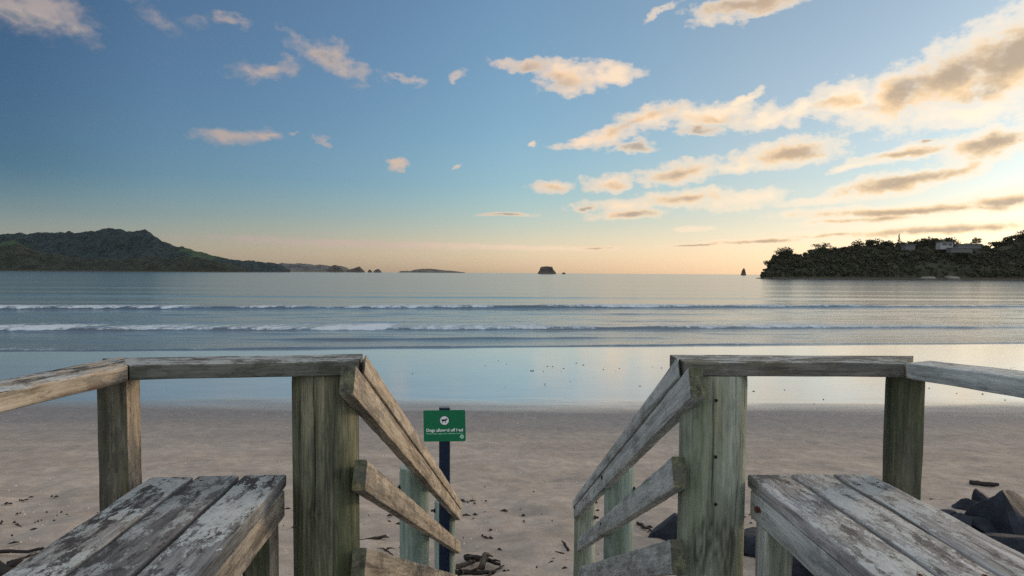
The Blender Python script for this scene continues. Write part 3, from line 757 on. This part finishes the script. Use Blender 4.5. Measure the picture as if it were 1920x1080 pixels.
# sea stacks and islands: each one a thing
def islet(name, label, cat, D, sky_pts, depth, mat, seed, du=1.0, group=None, bumps=.10):
    o, V, _ = terrain(name, sky_pts, D, depth, 22, ([0, .03, .1, .25, .5, .75, .9, .97, 1], [-.2, .35, .75, .96, 1, .96, .75, .35, -.2], .5), mat, bumps, 6.0 / (sky_pts[-1][0] - sky_pts[0][0] + 20) / D * 1280, seed, du=du, kind=None, base_drop=-4)
    return tag(o, label, cat, group)
M_ROCKI = hill_material('sea_stack_rock', (.055, .052, .046), (.07, .085, .05), .01, (.11, .095, .075), 12)
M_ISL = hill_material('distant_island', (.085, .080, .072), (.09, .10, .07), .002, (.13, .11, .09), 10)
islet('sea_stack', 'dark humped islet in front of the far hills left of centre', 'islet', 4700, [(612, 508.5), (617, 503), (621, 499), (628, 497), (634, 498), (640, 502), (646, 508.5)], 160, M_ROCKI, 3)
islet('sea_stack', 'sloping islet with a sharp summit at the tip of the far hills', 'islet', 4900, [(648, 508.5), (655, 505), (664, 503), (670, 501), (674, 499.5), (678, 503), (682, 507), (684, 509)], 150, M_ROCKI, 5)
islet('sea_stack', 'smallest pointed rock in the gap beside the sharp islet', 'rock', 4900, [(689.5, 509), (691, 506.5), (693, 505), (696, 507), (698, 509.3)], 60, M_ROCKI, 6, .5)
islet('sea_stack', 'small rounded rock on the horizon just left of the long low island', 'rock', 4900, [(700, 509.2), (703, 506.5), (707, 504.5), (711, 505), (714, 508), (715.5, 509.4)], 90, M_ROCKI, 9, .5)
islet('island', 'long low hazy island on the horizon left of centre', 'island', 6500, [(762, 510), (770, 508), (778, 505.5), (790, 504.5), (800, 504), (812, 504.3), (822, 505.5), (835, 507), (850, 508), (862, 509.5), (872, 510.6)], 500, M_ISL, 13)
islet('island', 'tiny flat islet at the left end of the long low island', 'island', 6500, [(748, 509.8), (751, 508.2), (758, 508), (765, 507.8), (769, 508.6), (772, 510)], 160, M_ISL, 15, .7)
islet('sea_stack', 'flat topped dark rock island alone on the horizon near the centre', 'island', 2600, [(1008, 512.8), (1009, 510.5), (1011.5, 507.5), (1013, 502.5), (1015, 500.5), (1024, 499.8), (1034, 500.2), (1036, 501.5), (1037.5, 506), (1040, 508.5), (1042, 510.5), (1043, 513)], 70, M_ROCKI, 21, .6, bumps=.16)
islet('sea_stack', 'tiny low rock just right of the flat topped island', 'rock', 2600, [(1053, 513), (1055, 511.5), (1057, 510), (1059, 511.5), (1061, 513.1)], 20, M_ROCKI, 22, .4)
islet('sea_stack', 'narrow upright rock stack on the horizon beside the wooded headland', 'rock', 2400, [(1389, 514.6), (1390.5, 510), (1392, 506), (1394, 503.5), (1396, 504), (1397.5, 508), (1399, 514.8)], 25, M_ROCKI, 25, .5, bumps=.16)

# wooded headland on the right
SK_R = [(1418, 521.5), (1424, 521), (1430, 519), (1434, 508), (1440, 499), (1450, 486), (1460, 477), (1480, 474), (1492, 483), (1505, 482), (1522, 471), (1540, 468), (1565, 470), (1590, 467), (1612, 461), (1640, 459), (1675, 461), (1700, 460), (1745, 455), (1770, 457), (1800, 462), (1840, 464), (1858, 466), (1880, 458), (1900, 450), (1920, 444), (1990, 432), (2080, 420), (2300, 415)]
def Dhead(px): return float(np.interp(px, [1418, 1520, 1700, 1920, 2300], [632, 655, 690, 705, 700]))
M_HEAD = hill_material('headland_ground', (.035, .038, .026), (.05, .06, .03), .02, (.10, .085, .065), 2.2)
HP = ([0, .02, .06, .18, .38, .55, .8, 1], [-.05, .10, .34, .62, .88, 1, .95, .7], .55)
head, HV, hpx = terrain('headland', SK_R, 650, 120, 40, HP, M_HEAD, .10, .02, 31, du=4, Dfun=Dhead)
def head_pt(px, v):
    i = min(len(hpx) - 2, max(0, (px - hpx[0]) / 4)); j = v * 39
    i0, j0 = int(i), min(38, int(j)); fi, fj = i - i0, j - j0
    q = (HV[j0, i0] * (1 - fi) + HV[j0, i0 + 1] * fi) * (1 - fj) + (HV[j0 + 1, i0] * (1 - fi) + HV[j0 + 1, i0 + 1] * fi) * fj
    return Vector(q)
def leaf_material(name, a, b_, sc):
    m, t, b = material(name)
    att = t.new('ShaderNodeAttribute', attribute_name='tone').outputs['Fac']
    c = t.mix(att, a, b_)
    setp(t, b, c, .8, .15)
    return m
M_LEAF = leaf_material('coastal_foliage', (.024, .028, .019), (.085, .090, .050), 1)  # leaf tones lifted a little, haze put into their colour
M_LEAFD = leaf_material('dark_crown_foliage', (.018, .021, .013), (.050, .054, .028), 1)
M_TRUNK = plain('tree_bark', (.07, .055, .04), .9)
rng = np.random.default_rng(11)
def clump_quads(cent, rad, n, size, flat=.8, hollow=.35):
    """leaf-clump faces spread through lumpy lobes"""
    nl = max(3, n // 26); cs_ = rng.normal(0, 1, (nl, 3)); cs_ /= np.linalg.norm(cs_, axis=1)[:, None]
    cs_ *= rng.uniform(.25, .85, (nl, 1)); cs_[:, 2] *= .75
    lr = rng.uniform(.25, .5, nl); tone = rng.uniform(0, 1, nl)
    which = rng.integers(0, nl, n)
    d = rng.normal(0, 1, (n, 3)); d /= np.linalg.norm(d, axis=1)[:, None]
    pos = cs_[which] + d * (lr[which] * rng.uniform(hollow, 1, n) ** .5)[:, None]
    pos = pos * np.array([rad[0], rad[1], rad[2]]) + np.asarray(cent)
    nrm = d + rng.normal(0, .6, (n, 3)); nrm /= np.linalg.norm(nrm, axis=1)[:, None]
    u = np.cross(nrm, rng.normal(0, 1, (n, 3))); u /= np.linalg.norm(u, axis=1)[:, None]; v = np.cross(nrm, u)
    sz = size * rng.uniform(.55, 1.3, (n, 1))
    q = np.stack([pos - u * sz - v * sz * .7, pos + u * sz - v * sz * .5, pos + u * sz * .8 + v * sz, pos - u * sz * .6 + v * sz * .8], 1)
    tn = np.clip(tone[which] * .7 + rng.uniform(-.1, .3, n), 0, 1)
    return q.reshape(-1, 3), np.repeat(tn, 4)
# the wood: one mass of foliage over the slope
Vs, Ts = [], []
for k in range(1900):
    px = rng.uniform(1428, 2150); v = .022 + .60 * rng.random() ** 2.0
    if 1714 < px < 1812 and v < .085 and rng.random() < .8: continue
    if 1758 < px < 1842 and .36 < v < .56 and rng.random() < .8: continue
    p = head_pt(px, v)
    r = rng.uniform(2.4, 4.6) * (.65 if px < 1450 else 1)
    if v < .1: r *= rng.uniform(.5, .8)
    q, tn = clump_quads((p.x, p.y, p.z + r * .45), (r * 1.15, r * 1.1, r * rng.uniform(.75, 1.05)), 84, .55)
    Vs.append(q); Ts.append(tn * rng.uniform(.4, 1.0))
V = np.concatenate(Vs); T = np.concatenate(Ts)
wd = np_mesh('woodland', V, np.arange(len(V)).reshape(-1, 4), M_LEAF, smooth=False, attrs={'tone': T})
tag(wd, 'dense dark bush covering the slope of the headland', 'bush', kind='stuff')
# trees that stand out on the skyline
def tree(px, top_py, wpx, v, label, sparse=False, conifer=False):
    base = head_pt(px, v * .8); D = base.y; topz = at(px, top_py, D).z; h = topz - base.z; rw = wpx / 2 * D / F
    t_ = thing('conifer' if conifer else 'tree', base, label, 'tree', None if conifer else 'trees on the headland skyline')
    bm = bmesh.new()
    def limb(a, b_, r0, r1):
        a, b_ = Vector(a), Vector(b_); d = b_ - a
        mt = Matrix.Translation((a + b_) / 2) @ d.to_track_quat('Z', 'Y').to_matrix().to_4x4()
        bmesh.ops.create_cone(bm, segments=7, radius1=r0, radius2=r1, depth=d.length, matrix=mt, cap_ends=True)
    fork = base + Vector((0, 0, h * .42)); limb(base - Vector((0, 0, 1)), fork, .38, .26)
    if conifer: limb(fork, base + Vector((0, 0, h * .97)), .24, .04)
    else:
        for k in range(6):
            a = k * 1.05 + rng.uniform(-.3, .3)
            limb(fork, base + Vector((math.cos(a) * rw * .65, math.sin(a) * rw * .5, h * rng.uniform(.62, .86))), .17, .05)
    me = bpy.data.meshes.new('trunk'); bm.to_mesh(me); bm.free(); me.materials.append(M_TRUNK)
    o = bpy.data.objects.new('trunk', me); COL.objects.link(o); o.parent = t_; o.location = -base
    if conifer:
        qs, ts = [], []
        for k in range(16):
            u = k / 15; z = base.z + h * (.22 + .78 * u); r = rw * (1 - u) ** .8 + .15
            q, tn = clump_quads((base.x, base.y, z), (r, r, h * .045), max(8, int(60 * (1 - u * .8))), .34)
            qs.append(q); ts.append(tn)
        V, T = np.concatenate(qs), np.concatenate(ts)
    else:
        n = int((150 if sparse else 260) * max(.6, rw / 5))
        V, T = clump_quads((base.x, base.y, base.z + h * .60), (rw, rw * .9, h * .46), n, .46 if sparse else .55)
    np_mesh('crown', V, np.arange(len(V)).reshape(-1, 4), M_LEAFD, t_, smooth=False, attrs={'tone': T})
    return t_
for a in [(1468, 461, 44, .32, 'broad dome crowned tree at the seaward tip of the headland'),
          (1445, 484, 26, .22, 'leaning small tree on the steep seaward edge of the headland'),
          (1541, 453, 40, .52, 'open spreading tree second along the skyline from the seaward tip', True),
          (1562, 459, 22, .5, 'small thin tree close behind the open spreading tree', True),
          (1587, 462, 26, .5, 'low round tree in the dip of the skyline'),
          (1608, 449, 34, .52, 'wide rounded tree left of the conifer, first of the tall clump', True),
          (1638, 447, 36, .53, 'bushy tree between the rounded tree and the conifer'),
          (1662, 450, 26, .53, 'smaller bushy tree just left of the conifer'),
          (1712, 451, 30, .53, 'low flat tree just right of the conifer'),
          (1742, 444, 46, .55, 'broad dense tree on the ridge left of the white house'),
          (1779, 445, 42, .62, 'dense tree rising behind the white house'),
          (1828, 443, 22, .62, 'single round tree rising behind the grey roofed house'),
          (1866, 450, 30, .55, 'tree in the saddle right of the houses'),
          (1892, 440, 36, .52, 'tall tree climbing the ridge near the right edge'),
          (1914, 431, 34, .52, 'highest tree at the right edge of the photo')]:
    tree(*a)
tree(1685.5, 439, 15, .52, 'narrow pointed conifer standing above the ridge', conifer=True)

# pale rock faces at the foot of the headland
M_CLIFF = plain('pale_cliff_rock', (.20, .19, .165), .95, .45, .35)
def boulder(name, p, size, mat, seed, label, cat, group=None, rot=0, cuts=7, rough=.06, sub=3, peak=0):
    bm = bmesh.new(); bmesh.ops.create_icosphere(bm, subdivisions=sub, radius=1.0)
    rg = random.Random(seed)
    pl = [(Vector((rg.gauss(0, 1), rg.gauss(0, 1), rg.gauss(.25, .8))).normalized(), rg.uniform(.42, .78)) for _ in range(cuts)]
    for v in bm.verts:
        for n, d in pl:
            e = v.co.dot(n) - d
            if e > 0: v.co -= n * e * .96
        v.co += Vector((mnoise.noise(v.co * 2.2 + Vector((seed, 0, 0))), mnoise.noise(v.co * 2.2 + Vector((0, seed, 9))), mnoise.noise(v.co * 2.2 + Vector((5, 0, seed))))) * rough
        if peak: f_ = 1 - peak * max(-.3, v.co.z); v.co.x *= f_; v.co.y *= f_
        v.co = Matrix.Rotation(rot, 3, 'Z') @ Vector((v.co.x * size[0], v.co.y * size[1], v.co.z * size[2]))
    me = bpy.data.meshes.new(name); bm.to_mesh(me); bm.free(); me.shade_smooth(); me.set_sharp_from_angle(angle=R(22)); me.materials.append(mat)
    o = bpy.data.objects.new(name, me); COL.objects.link(o); o.location = p
    return tag(o, label, cat, group)
for px, w_, h_, lb in ((1736, 22, 3.2, 'low pale cliff at the waterline below the houses, left one'), (1782, 17, 4.2, 'pale cracked cliff at the waterline below the houses, right one')):
    b0 = head_pt(px, .045)
    boulder('sea_cliff', (b0.x, b0.y - 5, h_ * .25), (w_ * .6, 4, h_), M_CLIFF, px, lb, 'cliff', rough=.25, cuts=14)

# houses on the ridge
M_HWALL = plain('white_weatherboard', (.30, .31, .32), .7, .06, .5)
M_HGREY = plain('grey_house_wall', (.11, .115, .12), .8, .1, .5)
M_HROOF = plain('grey_metal_roof', (.13, .15, .17), .5, .08, .5)
M_GLASS = plain('dark_window_glass', (.012, .015, .018), .08, .1, 1, .6)
def cuboid(name, parent, c, sx, sy, sz, mat):
    x, y, z = c; v = [(x + a * sx / 2, y + b_ * sy / 2, z + d * sz) for d in (0, 1) for b_ in (-1, 1) for a in (-1, 1)]
    f = [(0, 2, 3, 1), (4, 5, 7, 6), (0, 1, 5, 4), (2, 6, 7, 3), (0, 4, 6, 2), (1, 3, 7, 5)]
    return mesh_obj(name, v, f, mat, parent, smooth=False)
def house(label, blocks, D):
    """blocks: (left px, right px, top row, bottom row, depth offset, wall material, list of windows as fractions)"""
    l, r, t_, b_, *_ = blocks[0]; base = at((l + r) / 2, b_ + 2, D)
    hs = thing('house', base, label, 'house', 'houses among the trees')
    for (l, r, tp_, bt, dd, wm, wins) in blocks:
        d = D + dd; A = at(l, tp_, d); B = at(r, bt, d); wx = B.x - A.x; hz = A.z - B.z
        cuboid('wall', hs, ((A.x + B.x) / 2, d + 4, B.z - 2), wx, 8, hz + 2 - .3, wm)
        cuboid('roof', hs, ((A.x + B.x) / 2, d + 3.6, A.z - .3), wx + 1.2, 9.4, .5, M_HROOF)
        for (u0, u1, w0, w1) in wins:
            wn = cuboid('window', hs, (A.x + wx * (u0 + u1) / 2, d - .03, B.z + hz * w0), wx * (u1 - u0) + .2, .12, hz * (w1 - w0), M_HWALL)
            cuboid('pane', wn, (0, 0, 0), 1, 1, 1, M_GLASS)
            pn = bpy.data.objects[-1] if False else wn.children[0]
            pn.data.clear_geometry()
            x, y, z = A.x + wx * (u0 + u1) / 2, d - .10, B.z + hz * w0 + .12
            sx, sy, sz = wx * (u1 - u0), .06, hz * (w1 - w0) - .24
            vv = [(x + a * sx / 2, y + q * sy / 2, z + e * sz) for e in (0, 1) for q in (-1, 1) for a in (-1, 1)]
            pn.data.from_pydata(vv, [], [(0, 2, 3, 1), (4, 5, 7, 6), (0, 1, 5, 4), (2, 6, 7, 3), (0, 4, 6, 2), (1, 3, 7, 5)]); pn.data.materials.clear(); pn.data.materials.append(M_GLASS)
            pn.matrix_local = Matrix.Translation(-hs.location)
            wn.matrix_local = Matrix.Identity(4) @ Matrix.Translation(-hs.location)
            pn.matrix_local = Matrix.Identity(4)
    return hs
house('white flat roofed house with dark windows on the wooded ridge', [(1764, 1787, 453.5, 464, 0, M_HWALL, [(.12, .52, .35, .8), (.62, .9, .3, .78)])], 716)
house('long grey roofed two level house right of the white house', [(1797, 1840, 457.5, 462.5, 6, M_HGREY, [(.06, .30, .2, .75), (.36, .62, .2, .75)]),
      (1784, 1824, 464.5, 470, 0, M_HGREY, [(.03, .58, .1, .85), (.70, .92, .25, .75)])], 706)
house('low dark house half hidden in trees below the conifer', [(1698, 1716, 459, 465, 0, M_HGREY, [(.2, .7, .3, .75)])], 702)

# buoy off the headland
bp = atz(1621, 525.5, 0.0)
bm = bmesh.new()
bmesh.ops.create_cone(bm, segments=16, radius1=.55, radius2=.35, depth=.7, cap_ends=True, matrix=Matrix.Translation((0, 0, .2)))
bmesh.ops.create_cone(bm, segments=12, radius1=.30, radius2=.10, depth=1.0, cap_ends=True, matrix=Matrix.Translation((0, 0, 1.0)))
me = bpy.data.meshes.new('buoy'); bm.to_mesh(me); bm.free(); me.materials.append(M_BOLT)
by = bpy.data.objects.new('buoy', me); COL.objects.link(by); by.location = bp; tag(by, 'tiny dark buoy floating off the wooded headland', 'buoy')

# ------------------------------------------------------------------ rocks by the steps
def rock_material():
    m, t, b = material('dark_basalt'); tc = t.new('ShaderNodeTexCoord'); P_ = tc.outputs['Object']
    n = t.noise(P_, 5, 8, .7); n2 = t.noise(P_, 28, 4, .7)
    c = t.mix(t.sstep(n, .35, .68), (.006, .010, .018), (.020, .028, .044))
    c = t.mix(t.math('MULTIPLY', t.sstep(n2, .6, .8), .5), c, (.09, .09, .095))
    setp(t, b, c, .75, .35, t.bump(t.math('ADD', n, t.math('MULTIPLY', n2, .4)), .9, .05))
    return m
M_ROCK = rock_material()
ROCKS = [(1900, 1006, 7.0, .56, .5, .56, 'large peaked dark rock at the right edge of the photo'),
         (1817, 958, 7.6, .20, .2, .14, 'small flat rock furthest left of the rock pile'),
         (1790, 985, 7.1, .27, .25, .17, 'low rounded rock just behind the right bench edge'),
         (1850, 1002, 6.7, .30, .3, .22, 'dark rock in front of the large peaked rock'),
         (1838, 950, 7.5, .20, .18, .20, 'small pointed rock just left of the large peaked rock'),
 (1800, 1004, 6.7, .26, .25, .26, 'angular dark rock low in front of the pointed rock'),
 (1905, 1055, 6.0, .5, .5, .32, 'dark rock low at the right edge beside the bench'),
         (1775, 1010, 6.5, .3, .3, .20, 'dark rock mostly hidden behind the right bench seat'),
         (1272, 1016, 6.9, .34, .32, .30, 'smooth dark rock behind the big right round post'),
         (1330, 1040, 6.5, .42, .4, .30, 'dark rock hidden behind the base of the right round post'),
         (1235, 1058, 6.35, .3, .3, .10, 'low dark rock under the bottom right rail'),
         (1500, 1064, 6.0, .42, .4, .34, 'dark rock seen under the right bench beside its leg'),
         (1560, 1080, 5.8, .45, .4, .30, 'dark rock deeper under the right bench'),
         (1420, 1030, 6.6, .34, .35, .26, 'dark rock in the gap between round post and right bench')]
for k, (px, py, D, sx, sy, sz, lb) in enumerate(ROCKS):
    p = on_sand(px, py); boulder('rock', (p.x, p.y, p.z + sz * .25), (sx, sy, sz), M_ROCK, 40 + k * 7, lb, 'rock', 'dark rocks beside the steps', rot=k * 1.3, rough=.06, cuts=9, peak=(.75 if 'peaked dark' in lb else .35))

# ------------------------------------------------------------------ driftwood and litter on the sand
M_DRIFT = plain('driftwood', (.060, .048, .040), .9, .5, 12)
M_DRIFTD = plain('black_driftwood', (.022, .019, .018), .85, .5, 12)
def stick_geo(bm, pts, r0, r1, seed):
    n = len(pts); rings = []
    for i, p in enumerate(pts):
        p = Vector(p); d = (Vector(pts[min(n - 1, i + 1)]) - Vector(pts[max(0, i - 1)])).normalized()
        a = d.cross(Vector((0, 0, 1))); a = a.normalized() if a.length > .01 else Vector((1, 0, 0)); b_ = d.cross(a)
        r = r0 + (r1 - r0) * i / (n - 1)
        rings.append([bm.verts.new(p + (a * math.cos(k * math.pi / 4) + b_ * math.sin(k * math.pi / 4)) * r * (1 + .3 * mnoise.noise(Vector((i * .8, k * .9, seed))))) for k in range(8)])
    for i in range(n - 1):
        for k in range(8): bm.faces.new((rings[i][k], rings[i][(k + 1) % 8], rings[i + 1][(k + 1) % 8], rings[i + 1][k]))
    bm.faces.new(rings[0][::-1]); bm.faces.new(rings[-1])
def stick(name, px0, py0, px1, py1, r, label, mat, branches=0, seed=0, lift=.0, cat='driftwood'):
    a, b_ = on_sand(px0, py0), on_sand(px1, py1); rg = random.Random(seed); bm = bmesh.new()
    pts = []
    for i in range(9):
        u = i / 8; p = a.lerp(b_, u); p.z += r * .7 + lift * math.sin(u * 3.14); w_ = .035 * (b_ - a).length
        pts.append(p - a + Vector((rg.uniform(-w_, w_), rg.uniform(-w_, w_), rg.uniform(0, w_ * .4))))
    stick_geo(bm, pts, r, r * .55, seed)
    for k in range(branches):
        i = rg.randint(2, 7); p = pts[i]; L = (b_ - a).length * rg.uniform(.2, .4); d = Vector((rg.uniform(-1, 1), rg.uniform(-1, .6), rg.uniform(.0, .35))).normalized()
        stick_geo(bm, [p, p + d * L * .5 + Vector((0, 0, .01)), p + d * L], r * .5, r * .2, seed + k)
    me = bpy.data.meshes.new(name); bm.to_mesh(me); bm.free(); me.shade_smooth(); me.materials.append(mat)
    o = bpy.data.objects.new(name, me); COL.objects.link(o); o.location = a
    return tag(o, label, cat, 'driftwood on the sand')
stick('log', 1820, 910, 1874, 913, .045, 'short black log lying alone on the sand above the rocks', M_DRIFTD, 0, 1)
stick('branch', 664, 1022, 724, 1009, .028, 'dark branch on the sand just right of the mossy round post', M_DRIFTD, 2, 2)
stick('branch', 700, 1022, 738, 1042, .012, 'thin forked twig below the dark branch by the left rails', M_DRIFTD, 3, 3)
stick('branch', 1196, 982, 1226, 1001, .018, 'thin stick on the sand between the right rails', M_DRIFTD, 1, 4)
stick('branch', -40, 1041, 110, 1033, .022, 'long thin stick at the left edge behind the bench', M_DRIFTD, 1, 5)
stick('branch', 12, 1058, 70, 1040, .014, 'small twig under the long stick at the left edge', M_DRIFTD, 2, 6)
stick('log', -60, 1066, 26, 1088, .09, 'thick dark log in the bottom left corner', M_DRIFTD, 1, 7)
stick('branch', 1745, 938, 1800, 944, .016, 'thin twig on the sand left of the dark rocks', M_DRIFTD, 2, 8)
stick('branch', 856, 1066, 905, 1052, .025, 'forked stick at the left of the driftwood tangle', M_DRIFT, 3, 9)
stick('branch', 872, 1050, 936, 1064, .030, 'split dark slab of wood across the driftwood tangle', M_DRIFTD, 3, 10, .03)
stick('branch', 903, 1070, 917, 1046, .035, 'upright broken stub in the middle of the driftwood tangle', M_DRIFT, 2, 11, .05)
stick('branch', 850, 1078, 930, 1078, .03, 'long dark stick at the foot of the driftwood tangle', M_DRIFTD, 4, 12)
stick('branch', 925, 1074, 944, 1062, .012, 'small twig at the right end of the driftwood tangle', M_DRIFTD, 1, 13)
stick('branch', 1056, 1022, 1066, 1034, .022, 'short black chip of wood near the foot of the right railing', M_DRIFTD, 1, 14)
# seaweed flecks and shell chips nobody could count
rng = np.random.default_rng(5)
def litter(name, n, sampler, smin, smax, mat, label, cat, h=.006, aspect=3.0):
    Vv, Ff = [], []
    for _ in range(n):
        q = sampler()
        if q is None: continue
        px, py = q; p = on_sand(px, py); s = rng.uniform(smin, smax); a = rng.normal(0, .5); k = len(Vv)
        ca, sa = math.cos(a), math.sin(a); asp = rng.uniform(1, aspect)
        npts = 7; ring_ = []
        for i in range(npts):
            t_ = 2 * math.pi * i / npts; rr_ = rng.uniform(.5, 1.1); x = math.cos(t_) * s * asp * rr_; y = math.sin(t_) * s * rr_
            ring_.append((p.x + x * ca - y * sa, p.y + x * sa + y * ca, p.z + .001))
        Vv += ring_ + [(p.x, p.y, p.z + h * rng.uniform(.6, 1.6) + .012)]
        Ff += [(k + i, k + (i + 1) % npts, k + npts) for i in range(npts)]
    o = np_mesh(name, np.array(Vv), np.array(Ff), mat, smooth=False)
    return tag(o, label, cat, kind='stuff')
def wrack():
    px = rng.uniform(0, 1920); band = rng.choice([938, 962, 983, 1008, 1030, 1055], p=[.10, .18, .17, .22, .18, .15])
    py = band + rng.normal(0, 6) + 6 * math.sin(px * .009 + band)
    d = .5 + .5 * mnoise.noise(Vector((px * .012, band * .3, 0)))
    if rng.random() > d * 1.1: return None
    return px, min(1078, py)
litter('seaweed_litter', 850, wrack, .006, .026, M_DRIFTD, 'dark seaweed scraps strewn in lines over the sand', 'seaweed', .012, 3.5)
def shells():
    px = rng.uniform(0, 1920); py = 775 + 290 * rng.random() ** 1.3
    if rng.random() > .35 + .65 * max(0, mnoise.noise(Vector((px * .006, py * .03, 4))) + .35): return None
    return px, py
litter('shell_litter', 1700, shells, .004, .012, plain('shell_white', (.50, .48, .45), .6), 'white shell chips scattered over the sand', 'shells', .008, 1.5)
def wetbits():
    px = rng.uniform(900, 1920) if rng.random() < .8 else rng.uniform(640, 1300); py = 690 + rng.normal(0, 4) + 3 * math.sin(px * .02)
    if rng.random() < .25: py = rng.uniform(675, 760)
    return px, py
litter('wet_sand_litter', 55, wetbits, .010, .03, M_DRIFTD, 'dark flecks of weed lying on the wet shining sand', 'seaweed', .012, 3)

# ------------------------------------------------------------------ sea haze
HX = 15500.0
hv = [(x, y, z) for z in (-8, 260) for y in (-600, HX) for x in (-HX, HX)]
hz = mesh_obj('haze', hv, [(0, 2, 3, 1), (4, 5, 7, 6), (0, 1, 5, 4), (2, 6, 7, 3), (0, 4, 6, 2), (1, 3, 7, 5)], None, smooth=False)
mh = bpy.data.materials.new('sea_haze'); mh.use_nodes = True; th = NT(mh.node_tree); th.n.clear()
pv = th.new('ShaderNodeVolumePrincipled'); pv.inputs['Color'].default_value = (.86, .92, 1.0, 1); pv.inputs['Density'].default_value = 0.9e-5; pv.inputs['Anisotropy'].default_value = .3
oh = th.new('ShaderNodeOutputMaterial'); th.link(pv.outputs[0], oh.inputs['Volume'])
hz.data.materials.append(mh); tag(hz, 'thin sea haze over the bay', 'haze', kind='stuff')
